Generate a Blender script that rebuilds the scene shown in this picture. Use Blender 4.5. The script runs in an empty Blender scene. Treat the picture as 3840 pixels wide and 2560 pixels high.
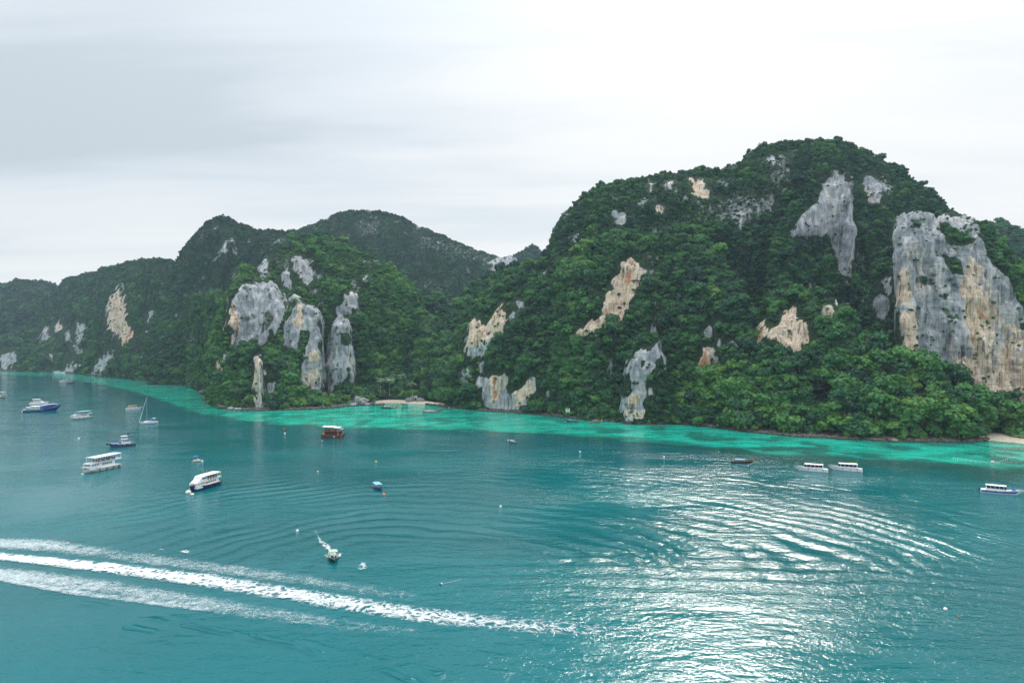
import bpy, bmesh, math, random
import numpy as np
from mathutils import Vector, Matrix, Euler

random.seed(7)
RNG = np.random.default_rng(7)
scene = bpy.context.scene
COL = scene.collection

# ------------------------------------------------------------------ camera
CAM_H, F, U0, V0 = 52.0, 2560.0, 1920.0, 1290.0      # drone height (m), focal length and horizon in photo pixels
cd = bpy.data.cameras.new("camera"); cam = bpy.data.objects.new("camera", cd); COL.objects.link(cam)
cam.location = (0, 0, CAM_H); cam.rotation_euler = (math.pi/2, 0, 0)
cd.lens = 24.0; cd.sensor_width = 36.0; cd.shift_y = 10/3840.0
cd.clip_start = 1.0; cd.clip_end = 20000.0
scene.camera = cam

# ------------------------------------------------------------------ sky, sun, exposure
SUN_EL, SUN_AZ = math.radians(35), math.radians(18)   # ahead of the camera, to the right, above the frame
SUN_DIR = Vector((math.sin(SUN_AZ)*math.cos(SUN_EL), math.cos(SUN_AZ)*math.cos(SUN_EL), math.sin(SUN_EL)))
world = bpy.data.worlds.new("World"); scene.world = world; world.use_nodes = True
wn, wl = world.node_tree.nodes, world.node_tree.links
wn.clear()
def wnode(t, **kw):
    n = wn.new(t)
    for k, v in kw.items(): setattr(n, k, v)
    return n
w_out = wnode('ShaderNodeOutputWorld'); w_bg = wnode('ShaderNodeBackground'); w_bg.inputs['Strength'].default_value = 0.1
wl.new(w_bg.outputs[0], w_out.inputs[0])
w_sky = wnode('ShaderNodeTexSky'); w_sky.sky_type = 'NISHITA'; w_sky.sun_disc = False
w_sky.sun_elevation = SUN_EL; w_sky.sun_rotation = SUN_AZ; w_sky.altitude = 50; w_sky.dust_density = 2.0
w_tc = wnode('ShaderNodeTexCoord'); w_sep = wnode('ShaderNodeSeparateXYZ'); wl.new(w_tc.outputs['Generated'], w_sep.inputs[0])
def wmath(op, a, b=None, c=None, clamp=False):
    n = wnode('ShaderNodeMath', operation=op); n.use_clamp = clamp
    for i, x in enumerate((a, b, c)):
        if x is None: continue
        if hasattr(x, 'is_linked') or hasattr(x, 'links'): wl.new(x, n.inputs[i])
        else: n.inputs[i].default_value = x
    return n.outputs[0]
zc = wmath('MAXIMUM', w_sep.outputs['Z'], 0.0)
den = wmath('ADD', zc, 0.10)
px = wmath('DIVIDE', w_sep.outputs['X'], den); py = wmath('DIVIDE', w_sep.outputs['Y'], den)
w_cmb = wnode('ShaderNodeCombineXYZ'); wl.new(px, w_cmb.inputs[0]); wl.new(py, w_cmb.inputs[1])
w_map = wnode('ShaderNodeMapping'); wl.new(w_cmb.outputs[0], w_map.inputs[0])
w_map.inputs['Location'].default_value = (1.35, 0.4, 0); w_map.inputs['Rotation'].default_value = (0, 0, math.radians(-17)); w_map.inputs['Scale'].default_value = (0.30, 0.85, 1)
def wnoise(scale, detail, rough, dist, loc=None):
    n = wnode('ShaderNodeTexNoise'); n.inputs['Scale'].default_value = scale; n.inputs['Detail'].default_value = detail
    n.inputs['Roughness'].default_value = rough; n.inputs['Distortion'].default_value = dist
    wl.new((loc or w_map).outputs[0], n.inputs['Vector']); return n.outputs['Fac']
n1 = wnoise(0.75, 4, 0.5, 0.5)
w_map2 = wnode('ShaderNodeMapping'); wl.new(w_cmb.outputs[0], w_map2.inputs[0])
w_map2.inputs['Rotation'].default_value = (0, 0, math.radians(-10)); w_map2.inputs['Scale'].default_value = (0.40, 1.7, 1)
n2 = wnoise(1.3, 5, 0.55, 0.7, w_map2)
cl = wmath('ADD', wmath('MULTIPLY', n1, 0.66), wmath('MULTIPLY', n2, 0.34))
# the veiled sun brightens the cloud deck around it
w_dot = wnode('ShaderNodeVectorMath', operation='DOT_PRODUCT'); wl.new(w_tc.outputs['Generated'], w_dot.inputs[0]); w_dot.inputs[1].default_value = SUN_DIR
dpos = wmath('MAXIMUM', w_dot.outputs['Value'], 0.0)
glow = wmath('POWER', dpos, 5.0)
# a broad grey bank of cloud lies across the left half, sinking towards the middle
yk = wmath('MAXIMUM', w_sep.outputs['Y'], 0.12)
kx = wmath('DIVIDE', w_sep.outputs['X'], yk); kz = wmath('DIVIDE', w_sep.outputs['Z'], yk)
kw = wmath('ADD', kz, wmath('MULTIPLY', wmath('SUBTRACT', n1, 0.5), 0.30))
ctr = wmath('SUBTRACT', 0.315, wmath('MULTIPLY', wmath('MAXIMUM', wmath('ADD', kx, 0.55), 0.0), 0.19))
bq = wmath('DIVIDE', wmath('SUBTRACT', kw, ctr), 0.085)
bank = wmath('MULTIPLY', wmath('EXPONENT', wmath('MULTIPLY', wmath('MULTIPLY', bq, bq), -1.0)), wmath('SUBTRACT', 1.0, wmath('MULTIPLY', wmath('MAXIMUM', wmath('ADD', kx, 0.30), 0.0), 1.5), None, True))
cl = wmath('SUBTRACT', wmath('MULTIPLY_ADD', cl, 1.10, 0.05), wmath('MULTIPLY', bank, 0.18))
cl2 = wmath('ADD', cl, wmath('MULTIPLY', glow, 0.07))
hz = wmath('POWER', wmath('SUBTRACT', 1.0, zc), 6.0)          # thin bright cloud near the horizon
cl3 = wmath('ADD', cl2, wmath('MULTIPLY', hz, 0.05))
w_ramp = wnode('ShaderNodeValToRGB'); wl.new(cl3, w_ramp.inputs[0])
cr = w_ramp.color_ramp; cr.elements[0].position = 0.40; cr.elements[0].color = (0.58, 0.645, 0.70, 1)
cr.elements[1].position = 0.80; cr.elements[1].color = (0.95, 0.955, 0.95, 1)
e = cr.elements.new(0.51); e.color = (0.70, 0.765, 0.82, 1)
e = cr.elements.new(0.61); e.color = (0.825, 0.86, 0.885, 1)
w_mul = wnode('ShaderNodeVectorMath', operation='SCALE'); wl.new(w_ramp.outputs[0], w_mul.inputs[0])
up = wmath('ADD', 7.0, wmath('MULTIPLY', wmath('POWER', zc, 3.4), 25.0))     # an overcast deck is brightest overhead
wl.new(up, w_mul.inputs['Scale'])
w_mix = wnode('ShaderNodeMixRGB'); w_mix.inputs[0].default_value = 0.94
wl.new(w_sky.outputs[0], w_mix.inputs[1]); wl.new(w_mul.outputs[0], w_mix.inputs[2]); wl.new(w_mix.outputs[0], w_bg.inputs['Color'])

sd = bpy.data.lights.new("sun", 'SUN'); sd.energy = 1.5; sd.angle = math.radians(10); sd.color = (1.0, 0.95, 0.86)
sun = bpy.data.objects.new("sun", sd); COL.objects.link(sun); sun.location = (200, 300, 600)
sun.rotation_euler = SUN_DIR.to_track_quat('Z', 'Y').to_euler()

scene.view_settings.view_transform = 'Standard'; scene.view_settings.look = 'None'
scene.view_settings.exposure = 0.52; scene.view_settings.gamma = 1.0; scene.view_settings.use_curve_mapping = False
scene.render.engine = 'CYCLES'
scene.cycles.max_bounces = 5; scene.cycles.diffuse_bounces = 2; scene.cycles.glossy_bounces = 2
scene.cycles.transparent_max_bounces = 12; scene.cycles.volume_bounces = 0
scene.cycles.use_denoising = True; scene.cycles.denoiser = 'OPENIMAGEDENOISE'; scene.cycles.denoising_input_passes = 'RGB_ALBEDO_NORMAL'; scene.cycles.denoising_prefilter = 'NONE'; scene.cycles.use_adaptive_sampling = False
scene.cycles.caustics_reflective = False; scene.cycles.caustics_refractive = False

# ------------------------------------------------------------------ helpers
def tag(o, label=None, cat=None, group=None, kind=None):
    if label: o['label'] = label
    if cat: o['category'] = cat
    if group: o['group'] = group
    if kind: o['kind'] = kind
    return o
def empty(name, loc, rz=0.0, label=None, cat=None, group=None):
    o = bpy.data.objects.new(name, None); COL.objects.link(o)
    o.location = loc; o.rotation_euler = (0, 0, rz); o.empty_display_size = 0.5
    return tag(o, label, cat, group)
def link_mesh(name, verts, faces, mat=None, parent=None, smooth=False):
    me = bpy.data.meshes.new(name); me.from_pydata([tuple(v) for v in verts], [], [tuple(f) for f in faces]); me.update()
    if smooth: me.polygons.foreach_set('use_smooth', [True]*len(me.polygons))
    if mat: me.materials.append(mat)
    o = bpy.data.objects.new(name, me); COL.objects.link(o)
    if parent: o.parent = parent
    return o
def np_mesh(name, P, quads, mat, smooth=True):
    me = bpy.data.meshes.new(name)
    nv, nf = len(P), len(quads)
    me.vertices.add(nv); me.vertices.foreach_set('co', np.ascontiguousarray(P, np.float32).ravel())
    me.loops.add(nf*4); me.loops.foreach_set('vertex_index', np.ascontiguousarray(quads, np.int32).ravel())
    me.polygons.add(nf); me.polygons.foreach_set('loop_start', np.arange(0, nf*4, 4, dtype=np.int32))
    me.polygons.foreach_set('loop_total', np.full(nf, 4, np.int32))
    me.polygons.foreach_set('use_smooth', np.full(nf, smooth, bool))
    me.update(calc_edges=True); me.validate()
    me.materials.append(mat)
    return me
def add_attr(me, name, vals):
    a = me.attributes.new(name, 'FLOAT', 'POINT'); a.data.foreach_set('value', np.ascontiguousarray(vals, np.float32).ravel())
def grid_quads(nr, nc):
    i = np.arange(nr-1)[:, None]*nc + np.arange(nc-1)[None, :]
    return np.stack([i, i+1, i+nc+1, i+nc], -1).reshape(-1, 4)

def _hash(ix, iy, iz, seed):
    h = (ix.astype(np.int64)*374761393 + iy.astype(np.int64)*668265263 + iz.astype(np.int64)*1274126177 + seed*974634777) & 0xffffffff
    h = ((h ^ (h >> 13)) * 1103515245) & 0xffffffff
    h = ((h ^ (h >> 16)) * 2246822519) & 0xffffffff
    return ((h ^ (h >> 15)) & 0xffff)/65535.0
def vnoise(x, y, z, seed=0):
    x, y, z = np.broadcast_arrays(np.asarray(x, float), np.asarray(y, float), np.asarray(z, float))
    ix, iy, iz = np.floor(x), np.floor(y), np.floor(z)
    fx, fy, fz = x-ix, y-iy, z-iz
    fx, fy, fz = fx*fx*fx*(fx*(fx*6-15)+10), fy*fy*fy*(fy*(fy*6-15)+10), fz*fz*fz*(fz*(fz*6-15)+10)
    r = 0
    for a in (0, 1):
        for b in (0, 1):
            for c in (0, 1):
                w = (fx if a else 1-fx)*(fy if b else 1-fy)*(fz if c else 1-fz)
                r = r + w*_hash(ix+a, iy+b, iz+c, seed)
    return r*2-1
def fbm(x, y, z, seed=0, octv=4, gain=0.5):
    r, a, t = 0, 1.0, 0
    for k in range(octv):
        r = r + a*vnoise(x, y, z, seed+k*17); t += a; a *= gain
        x, y, z = np.asarray(x)*2.03+5.2, np.asarray(y)*2.03+1.3, np.asarray(z)*2.03+9.1
    return r/t*1.6
def sstep(a, b, x):
    t = np.clip((x-a)/(b-a), 0, 1); return t*t*(3-2*t)
def W(u, v):                                # photo pixel of a point on the water -> its place on the water
    Y = CAM_H*F/(v-V0); return ((u-U0)/F*Y, Y)
def at(u, v, Y):                            # photo pixel of a point at distance Y -> its place
    return ((u-U0)/F*Y, Y, CAM_H-(v-V0)/F*Y)

# ------------------------------------------------------------------ node helpers and materials
class NT:
    def __init__(s, name):
        s.m = bpy.data.materials.new(name); s.m.use_nodes = True; s.t = s.m.node_tree; s.n = s.t.nodes; s.l = s.t.links
        s.n.clear(); s.out = s.n.new('ShaderNodeOutputMaterial')
    def put(s, sock, x):
        if isinstance(x, bpy.types.NodeSocket): s.l.new(x, sock)
        elif x is not None:
            if isinstance(x, (tuple, list)) and len(x) == 3 and sock.type == 'RGBA': x = (*x, 1)
            sock.default_value = x
    def node(s, t, **kw):
        n = s.n.new(t)
        for k, v in kw.items(): setattr(n, k, v)
        return n
    def math(s, op, a, b=None, c=None, clamp=False):
        n = s.node('ShaderNodeMath', operation=op); n.use_clamp = clamp
        s.put(n.inputs[0], a); s.put(n.inputs[1], b)
        if c is not None: s.put(n.inputs[2], c)
        return n.outputs[0]
    def mix(s, f, a, b, mode='MIX'):
        n = s.node('ShaderNodeMixRGB', blend_type=mode); s.put(n.inputs[0], f); s.put(n.inputs[1], a); s.put(n.inputs[2], b); return n.outputs[0]
    def attr(s, name, kind='GEOMETRY'):
        n = s.node('ShaderNodeAttribute', attribute_type=kind); n.attribute_name = name; return n.outputs['Fac']
    def pos(s, scale=(1, 1, 1), rot=(0, 0, 0), obj=False, loc=(0, 0, 0)):
        m = s.node('ShaderNodeMapping')
        if obj: c = s.node('ShaderNodeTexCoord').outputs['Object']
        else: c = s.node('ShaderNodeNewGeometry').outputs['Position']
        s.l.new(c, m.inputs[0]); m.inputs['Scale'].default_value = scale; m.inputs['Rotation'].default_value = rot; m.inputs['Location'].default_value = loc
        return m.outputs[0]
    def noise(s, vec, scale=1, detail=4, rough=0.55, dist=0.0):
        n = s.node('ShaderNodeTexNoise'); s.put(n.inputs['Vector'], vec); n.inputs['Scale'].default_value = scale
        n.inputs['Detail'].default_value = detail; n.inputs['Roughness'].default_value = rough; n.inputs['Distortion'].default_value = dist
        return n.outputs['Fac']
    def ramp(s, f, stops):
        n = s.node('ShaderNodeValToRGB'); s.put(n.inputs[0], f); c = n.color_ramp
        c.elements[0].position, c.elements[0].color = stops[0][0], (*stops[0][1], 1)
        c.elements[1].position, c.elements[1].color = stops[-1][0], (*stops[-1][1], 1)
        for p, k in stops[1:-1]: c.elements.new(p).color = (*k, 1)
        return n.outputs[0]
    def range(s, x, a, b, lo=0.0, hi=1.0):
        n = s.node('ShaderNodeMapRange'); n.interpolation_type = 'SMOOTHSTEP'
        s.put(n.inputs[0], x); n.inputs[1].default_value = a; n.inputs[2].default_value = b; n.inputs[3].default_value = lo; n.inputs[4].default_value = hi
        return n.outputs[0]
    def bump(s, h, strength, dist, normal=None):
        n = s.node('ShaderNodeBump'); n.inputs['Strength'].default_value = strength; n.inputs['Distance'].default_value = dist
        s.put(n.inputs['Height'], h)
        if normal is not None: s.l.new(normal, n.inputs['Normal'])
        return n.outputs[0]
    def bsdf(s, col, rough=0.6, spec=0.5, normal=None, metal=0.0, ior=None):
        n = s.node('ShaderNodeBsdfPrincipled'); s.put(n.inputs['Base Color'], col); s.put(n.inputs['Roughness'], rough)
        s.put(n.inputs['Specular IOR Level'], spec); s.put(n.inputs['Metallic'], metal)
        if ior: n.inputs['IOR'].default_value = ior
        if normal is not None: s.l.new(normal, n.inputs['Normal'])
        return n.outputs[0]
    def done(s, sh): s.l.new(sh, s.out.inputs['Surface']); return s.m

_paint = {}
def paint(name, col, rough=0.45, wear=0.12, metal=0.0):
    if name in _paint: return _paint[name]
    t = NT(name); v = t.pos(obj=True)
    n = t.noise(v, 1.7, 5, 0.6)
    c = t.mix(t.range(n, 0.45, 0.75), col, tuple(x*(1-wear*2.2) for x in col))
    _paint[name] = t.done(t.bsdf(c, rough, 0.4, None, metal)); return _paint[name]

# ---- limestone ground of the hills: undergrowth where nothing is bare, rock where it is
def make_hill_material():
    t = NT('karst_hill')
    rock, warm = t.attr('rock'), t.attr('warm')
    P = t.pos()
    fine = t.noise(t.pos((0.6, 0.6, 0.25)), 1.0, 5, 0.65)
    streak = t.noise(t.pos((0.32, 0.32, 0.035)), 1.0, 5, 0.62, 0.4)
    streak2 = t.noise(t.pos((0.55, 0.55, 0.045), loc=(31, 7, 3)), 1.0, 5, 0.65, 0.8)
    big = t.noise(t.pos((0.045, 0.045, 0.022), loc=(3, 9, 4)), 1.0, 5, 0.62, 0.6)
    blot = t.noise(t.pos((0.10, 0.10, 0.04), loc=(13, 2, 6)), 1.0, 5, 0.65, 0.8)
    beds = t.noise(t.pos((0.06, 0.06, 0.48), loc=(11, 3, 8)), 1.0, 5, 0.65, 1.4)
    grey = t.ramp(t.math('ADD', t.math('MULTIPLY', streak, .5), t.math('MULTIPLY', blot, .5)), [(0.34, (0.11, 0.125, 0.14)), (0.45, (0.24, 0.26, 0.28)), (0.53, (0.38, 0.395, 0.405)), (0.63, (0.64, 0.63, 0.60))])
    tan = t.ramp(streak2, [(0.30, (0.24, 0.16, 0.11)), (0.42, (0.52, 0.38, 0.26)), (0.54, (0.70, 0.56, 0.42)), (0.68, (0.80, 0.73, 0.63))])
    rust = t.ramp(fine, [(0.35, (0.30, 0.11, 0.05)), (0.65, (0.58, 0.27, 0.13))])
    tan = t.mix(t.range(t.math('ADD', t.math('MULTIPLY', warm, 0.45), big), 0.93, 1.06), tan, rust)
    wf = t.range(t.math('ADD', t.math('MULTIPLY', t.math('SUBTRACT', warm, 0.5), 0.75), t.math('ADD', t.math('MULTIPLY', big, 0.7), t.math('MULTIPLY', streak2, 0.3))), 0.44, 0.60)
    rc = t.mix(wf, grey, tan)
    rc = t.mix(t.math('MULTIPLY', t.range(beds, 0.36, 0.46, 0.40, 0.0), t.range(t.math('ADD', blot, t.math('MULTIPLY', warm, .25)), .52, .68)), rc, (0.10, 0.095, 0.09))           # bedding joints
    rc = t.mix(t.range(t.math('ADD', t.math('MULTIPLY', streak2, .6), t.math('MULTIPLY', blot, .4)), 0.445, 0.37, 0.0, 0.85), rc, (0.055, 0.06, 0.062))       # black drip streaks of algae, increased to paint in the cliffs' weak self-shadow
    lich = t.noise(t.pos((0.12, 0.12, 0.12), loc=(1, 2, 3)), 1.0, 5, 0.7)
    rc = t.mix(t.range(lich, 0.60, 0.70, 0.0, 0.8), rc, (0.055, 0.085, 0.04))
    under = t.ramp(fine, [(0.35, (0.012, 0.026, 0.012)), (0.6, (0.028, 0.055, 0.020)), (0.75, (0.06, 0.085, 0.035))])
    f = t.range(t.math('ADD', rock, t.math('MULTIPLY', t.math('SUBTRACT', t.math('ADD', t.math('MULTIPLY', fine, .5), t.math('MULTIPLY', streak, .5)), 0.5), 1.1)), 0.36, 0.80)
    # the foot of every hill, washed by the tide, is dark bare rock
    z = t.node('ShaderNodeSeparateXYZ'); t.l.new(t.node('ShaderNodeNewGeometry').outputs['Position'], z.inputs[0])
    tide = t.range(t.math('ADD', z.outputs['Z'], t.math('MULTIPLY', fine, 2.0)), 2.6, 3.4, 1.0, 0.0)
    c = t.mix(f, under, rc)
    c = t.mix(tide, c, t.ramp(fine, [(0.35, (0.030, 0.030, 0.029)), (0.7, (0.13, 0.125, 0.115))]))
    h = t.math('ADD', t.math('MULTIPLY', streak2, 0.7), t.math('ADD', t.math('MULTIPLY', fine, 0.6), t.math('MULTIPLY', beds, 0.5)))
    return t.done(t.bsdf(c, 0.9, 0.2, t.bump(h, 0.9, 2.2)))
M_HILL = make_hill_material()

def make_foliage(name, dark, mid, light, tip):
    t = NT(name)
    tint, var = t.attr('tint', 'INSTANCER'), t.attr('leaf_tone')
    k = t.math('ADD', tint, t.math('MULTIPLY', t.math('SUBTRACT', var, 0.5), 0.42))
    c = t.ramp(k, [(0.0, dark), (0.38, mid), (0.72, light), (1.0, tip)])
    d = t.node('ShaderNodeBsdfDiffuse'); t.put(d.inputs[0], c)
    tr = t.node('ShaderNodeBsdfTranslucent'); t.put(tr.inputs[0], t.mix(1.0, c, (1.0, 1.0, 0.45), 'MULTIPLY'))
    g = t.node('ShaderNodeBsdfGlossy'); g.inputs['Roughness'].default_value = 0.45; g.inputs['Color'].default_value = (0.9, 0.95, 1, 1)
    m1 = t.node('ShaderNodeMixShader'); m1.inputs[0].default_value = 0.25; t.l.new(d.outputs[0], m1.inputs[1]); t.l.new(tr.outputs[0], m1.inputs[2])
    m2 = t.node('ShaderNodeMixShader'); m2.inputs[0].default_value = 0.018; t.l.new(m1.outputs[0], m2.inputs[1]); t.l.new(g.outputs[0], m2.inputs[2])
    return t.done(m2.outputs[0])
M_LEAF = make_foliage('jungle_foliage', (0.012, 0.040, 0.030), (0.035, 0.120, 0.050), (0.080, 0.232, 0.054), (0.16, 0.30, 0.06))
M_TRUNK = paint('tree_bark', (0.16, 0.13, 0.10), 0.9, 0.25)
# ------------------------------------------------------------------ shoreline (photo pixels of the waterline)
SHORE_PX = [(-900, 1384), (-300, 1386), (0, 1390), (230, 1396), (300, 1402), (380, 1412), (500, 1424), (600, 1432), (700, 1444), (750, 1464), (800, 1482), (822, 1520), (850, 1530),
            (930, 1537), (1000, 1538), (1200, 1532), (1300, 1522), (1400, 1513), (1480, 1510), (1600, 1516), (1680, 1526), (1760, 1534), (1850, 1542), (1950, 1548), (2100, 1561),
            (2200, 1574), (2400, 1582), (2600, 1592), (2800, 1617), (3000, 1636), (3300, 1651), (3500, 1655), (3640, 1655), (3720, 1650), (3840, 1664), (4000, 1682), (4400, 1710), (5200, 1760)]
_su = np.array([p[0] for p in SHORE_PX], float)
_sY = CAM_H*F/(np.array([p[1] for p in SHORE_PX], float)-V0)
def shoreY(u): return np.interp(u, _su, _sY)

# ------------------------------------------------------------------ water
RINGC = (-20.0, 146.0)
def wave(x, y):
    """height of the sea: boat wakes running as arcs over the bay, straight swells nearer by, small chop"""
    x, y = np.asarray(x, float), np.asarray(y, float)
    w1 = fbm(x/45, y/45, 0, 3, 2); w2 = fbm(x/14, y/14, 0, 4, 2)
    fade = np.clip(1.35-y/330, 0.0, 1)
    r = np.hypot(x-RINGC[0], y-RINGC[1]) + w1*6.5 + w2*2.0
    env = sstep(140, 175, y-0.05*x)*sstep(20, 45, r)*(1-sstep(120, 230, r))*np.clip(0.80+0.75*fbm(x/38, y/30, 0, 9, 2), 0.15, 1.5)*sstep(-165, -80, x)
    h = 0.23*env*np.sin(2*math.pi*r/7.6)
    s = y + 0.0016*(x-10)**2 + w1*2.2 + w2*0.7
    env2 = np.exp(-((s-157)/15)**2)*sstep(-40, 10, x)*np.clip(0.9+0.5*fbm(x/40, y/40, 0, 5, 2), 0.2, 1.3)
    h = h + 0.17*env2*np.sin(2*math.pi*s/7.2)
    q = (x*0.86+y*0.50) + w1*5                                  # wake crests sliding to the right-hand edge
    env3 = np.exp(-((y-205)/48)**2)*sstep(35, 75, x)*np.clip(0.7+0.8*fbm(x/25, y/40, 0, 6, 2), 0, 1.3)
    h = h + 0.15*env3*np.sin(2*math.pi*q/9.5)
    q = (x*0.35+y*0.94) + w1*6                                  # slicks at the lower left
    h = h + 0.05*np.exp(-((y-112)/16)**2)*np.clip(fbm(x/22, y/22, 0, 8, 2), 0, 1)*np.sin(2*math.pi*q/6)
    # the outer wave of the big wake, a steep dark line running to the lower right
    for line, am in (([(150, 2228), (270, 2250), (500, 2300), (640, 2330)], .5), ([(700, 2335), (950, 2392), (1200, 2455), (1560, 2560), (1900, 2700)], .75), ([(480, 2345), (620, 2372), (720, 2390)], .5), ([(1100, 2400), (1400, 2470), (1650, 2540)], .4)):
        L_ = [W(*a_) for a_ in line]
        for (ax, ay), (bx_, by_) in zip(L_[:-1], L_[1:]):
            dx, dy = bx_-ax, by_-ay; ll = math.hypot(dx, dy); tt = ((x-ax)*dx+(y-ay)*dy)/ll**2; dd = ((x-ax)*-dy+(y-ay)*dx)/ll + w2*1.1
            h = h + am*np.exp(-(dd/1.0)**2)*sstep(-.05, .1, tt)*(1-sstep(.95, 1.05, tt))*np.clip(.7+fbm(x/6, y/6, 0, 14, 2), 0, 1.5)
    calm = 0.48+0.52*sstep(-130, -15, x+0.12*(y-150)+w1*18)
    rg = np.random.default_rng(5); chop = 0
    for k in range(14):
        a = math.pi/2+rg.normal(0, 0.55); lam = rg.uniform(1.4, 4.2); ph = rg.uniform(0, 6.28)
        wv = (x*math.cos(a)+y*math.sin(a))+0.5*w2
        chop = chop + lam*0.0026*np.sin(2*math.pi*wv/lam+ph)*np.clip(1.5-y*0.5/lam/60, 0, 1)
    patch = np.clip(0.75+0.7*fbm(x/30, y/22, 0, 12, 3), 0.15, 1.6)
    return (h*fade + chop*patch*np.clip(1.3-y/260, 0, 1))*calm

def make_water():
    f_edge, f_in = np.linspace(-14, -1.05, 34), np.arange(-1.02, 1.03, 8.5/2560)
    k = np.concatenate([f_edge, f_in, -f_edge[::-1]])                       # x / y
    v_rows = np.concatenate([np.arange(2720, 1400, -2.6), np.arange(1400, 1330, -4)])
    Yr = np.concatenate([[12, 25, 45, 65, 80], CAM_H*F/(v_rows-V0), [3600, 5000, 8000]])
    Yg, kg = np.meshgrid(Yr, k, indexing='ij')
    X = np.clip(kg*Yg, -6000, 6000)
    Z = wave(X, Yg)
    Z[Yg > 700] = 0
    P = np.stack([X, Yg, Z], -1).reshape(-1, 3)
    nr, nc = Yg.shape
    # the sheet goes on behind the camera
    back = np.array([[-14*12, -9000, 0], [14*12, -9000, 0]], float)
    Q = grid_quads(nr, nc)
    nb = len(P)
    P = np.concatenate([P, [[-168, -9000, 0], [168, -9000, 0]]])
    Q = np.concatenate([Q, [[nb, nb+1, nc-1, 0]]])
    me = np_mesh('water', P, Q, None)
    # how shallow: the sand shelf between the shore and the drop-off, with a dark reef along its outer edge
    edge = [(-900, 1392), (0, 1404), (200, 1412), (330, 1432), (480, 1462), (600, 1500), (760, 1552), (900, 1576), (1050, 1590), (1250, 1598), (1400, 1602), (1600, 1606), (1800, 1612), (2000, 1624), (2200, 1640), (2500, 1664),
            (2700, 1690), (2900, 1712), (3100, 1728), (3400, 1744), (3700, 1756), (3840, 1766), (4400, 1810), (5200, 1860)]
    eu = np.array([p[0] for p in edge], float); eY = CAM_H*F/(np.array([p[1] for p in edge], float)-V0)
    x, y = P[:, 0], np.maximum(P[:, 1], 1)
    u = U0+x/y*F
    Ye, Ys = np.interp(u, eu, eY), shoreY(u)
    n = fbm(x/26, y/26, 0, 21, 4)
    d = (y-Ye) + n*np.clip(0.035*Ye, 6, 18)                    # metres inside the drop-off
    sh = sstep(-14, 16, d)*sstep(-300, 60, u)
    t = np.clip(d/np.maximum(Ys-Ye, 5), 0, 1)
    reef = np.exp(-((d+2)/8.0)**2)*0.95*sstep(400, 1000, u) + np.exp(-((d+6)/12.0)**2)*0.8*sstep(2200, 3000, u)
    pat = sstep(-0.05, 0.40, fbm(x/13, y/17, 0, 31, 4))*sstep(2200, 2700, u)*(0.95-0.30*t)    # coral heads on the right
    pat = pat + 0.6*sstep(0.05, 0.6, fbm(x/11, y/15, 0, 35, 4))*(1-sstep(2300, 2700, u))
    near = np.exp(-((y-Ys)/7.0)**2)*0.6
    reef = np.clip(np.maximum(reef, np.maximum(pat*sh, near)), 0, 1)
    xw, yw = x, y
    mil = np.exp(-(np.maximum(yw-128-0.10*xw, 0)/26)**2)*(1-sstep(-10, 45, xw))*(0.8+0.3*fbm(x/20, y/20, 0, 41, 3))
    add_attr(me, 'milky', np.clip(mil, 0, 1))
    add_attr(me, 'shallow', sh); add_attr(me, 'reef', reef)
    t = NT('sea_water')
    shl, rf = t.attr('shallow'), t.attr('reef')
    big = t.noise(t.pos((0.008, 0.012, 1)), 1.0, 3, 0.5)
    deep = t.mix(t.range(big, 0.35, 0.65), (0.0, 0.086, 0.098), (0.0, 0.114, 0.126))
    deep = t.mix(t.attr('milky'), deep, (0.0, 0.112, 0.130))          # water whitened by the wakes
    fineb = t.noise(t.pos((0.05, 0.09, 1)), 1.0, 5, 0.6)
    sand = t.mix(t.range(fineb, 0.35, 0.7), (0.0, 0.30, 0.215), (0.014, 0.54, 0.385))
    c = t.mix(shl, deep, sand)
    c = t.mix(t.math('MULTIPLY', rf, 0.85), c, (0.004, 0.060, 0.055))
    # ripples: fine wind chop over everything, less of it in the slicks on the left
    wind = t.range(t.noise(t.pos((0.016, 0.024, 1), loc=(4, 2, 0)), 1.0, 3, 0.55), 0.34, 0.60, 0.35, 1.0)
    sx = t.node('ShaderNodeSeparateXYZ'); t.l.new(t.node('ShaderNodeNewGeometry').outputs['Position'], sx.inputs[0])
    side = t.range(t.math('ADD', sx.outputs['X'], t.math('MULTIPLY', t.math('SUBTRACT', big, 0.5), 120)), -150, 25, 0.22, 1.0)
    r1 = t.noise(t.pos((1.3, 1.5, 1), rot=(0, 0, 0.15)), 1.0, 3, 0.62, 0.6)
    r2 = t.noise(t.pos((0.26, 0.50, 1), rot=(0, 0, -0.12)), 1.0, 3, 0.55, 0.5)
    r3 = t.noise(t.pos((0.05, 0.14, 1), rot=(0, 0, 0.06)), 1.0, 3, 0.55, 0.8)
    amp = t.math('MULTIPLY', wind, side)
    small = t.math('MULTIPLY', t.math('ADD', t.math('MULTIPLY', r1, 0.20), t.math('MULTIPLY', r2, 0.50)), t.math('MULTIPLY', wind, t.range(side, .2, 1.0, .62, 1.0)))
    h = t.math('ADD', small, t.math('MULTIPLY', t.math('MULTIPLY', r3, 0.9), amp))
    nrm = t.bump(h, 1.0, 1.0)
    nb_ = nrm.node; nb_.inputs['Strength'].default_value = 0.72
    me.materials.clear(); me.materials.append(t.done(t.bsdf(c, 0.05, 0.30, nrm, ior=1.333)))
    o = bpy.data.objects.new('water', me); COL.objects.link(o); tag(o, 'teal bay water with a turquoise shelf along the shore', kind='structure')
    return o
WATER = make_water()

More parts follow.
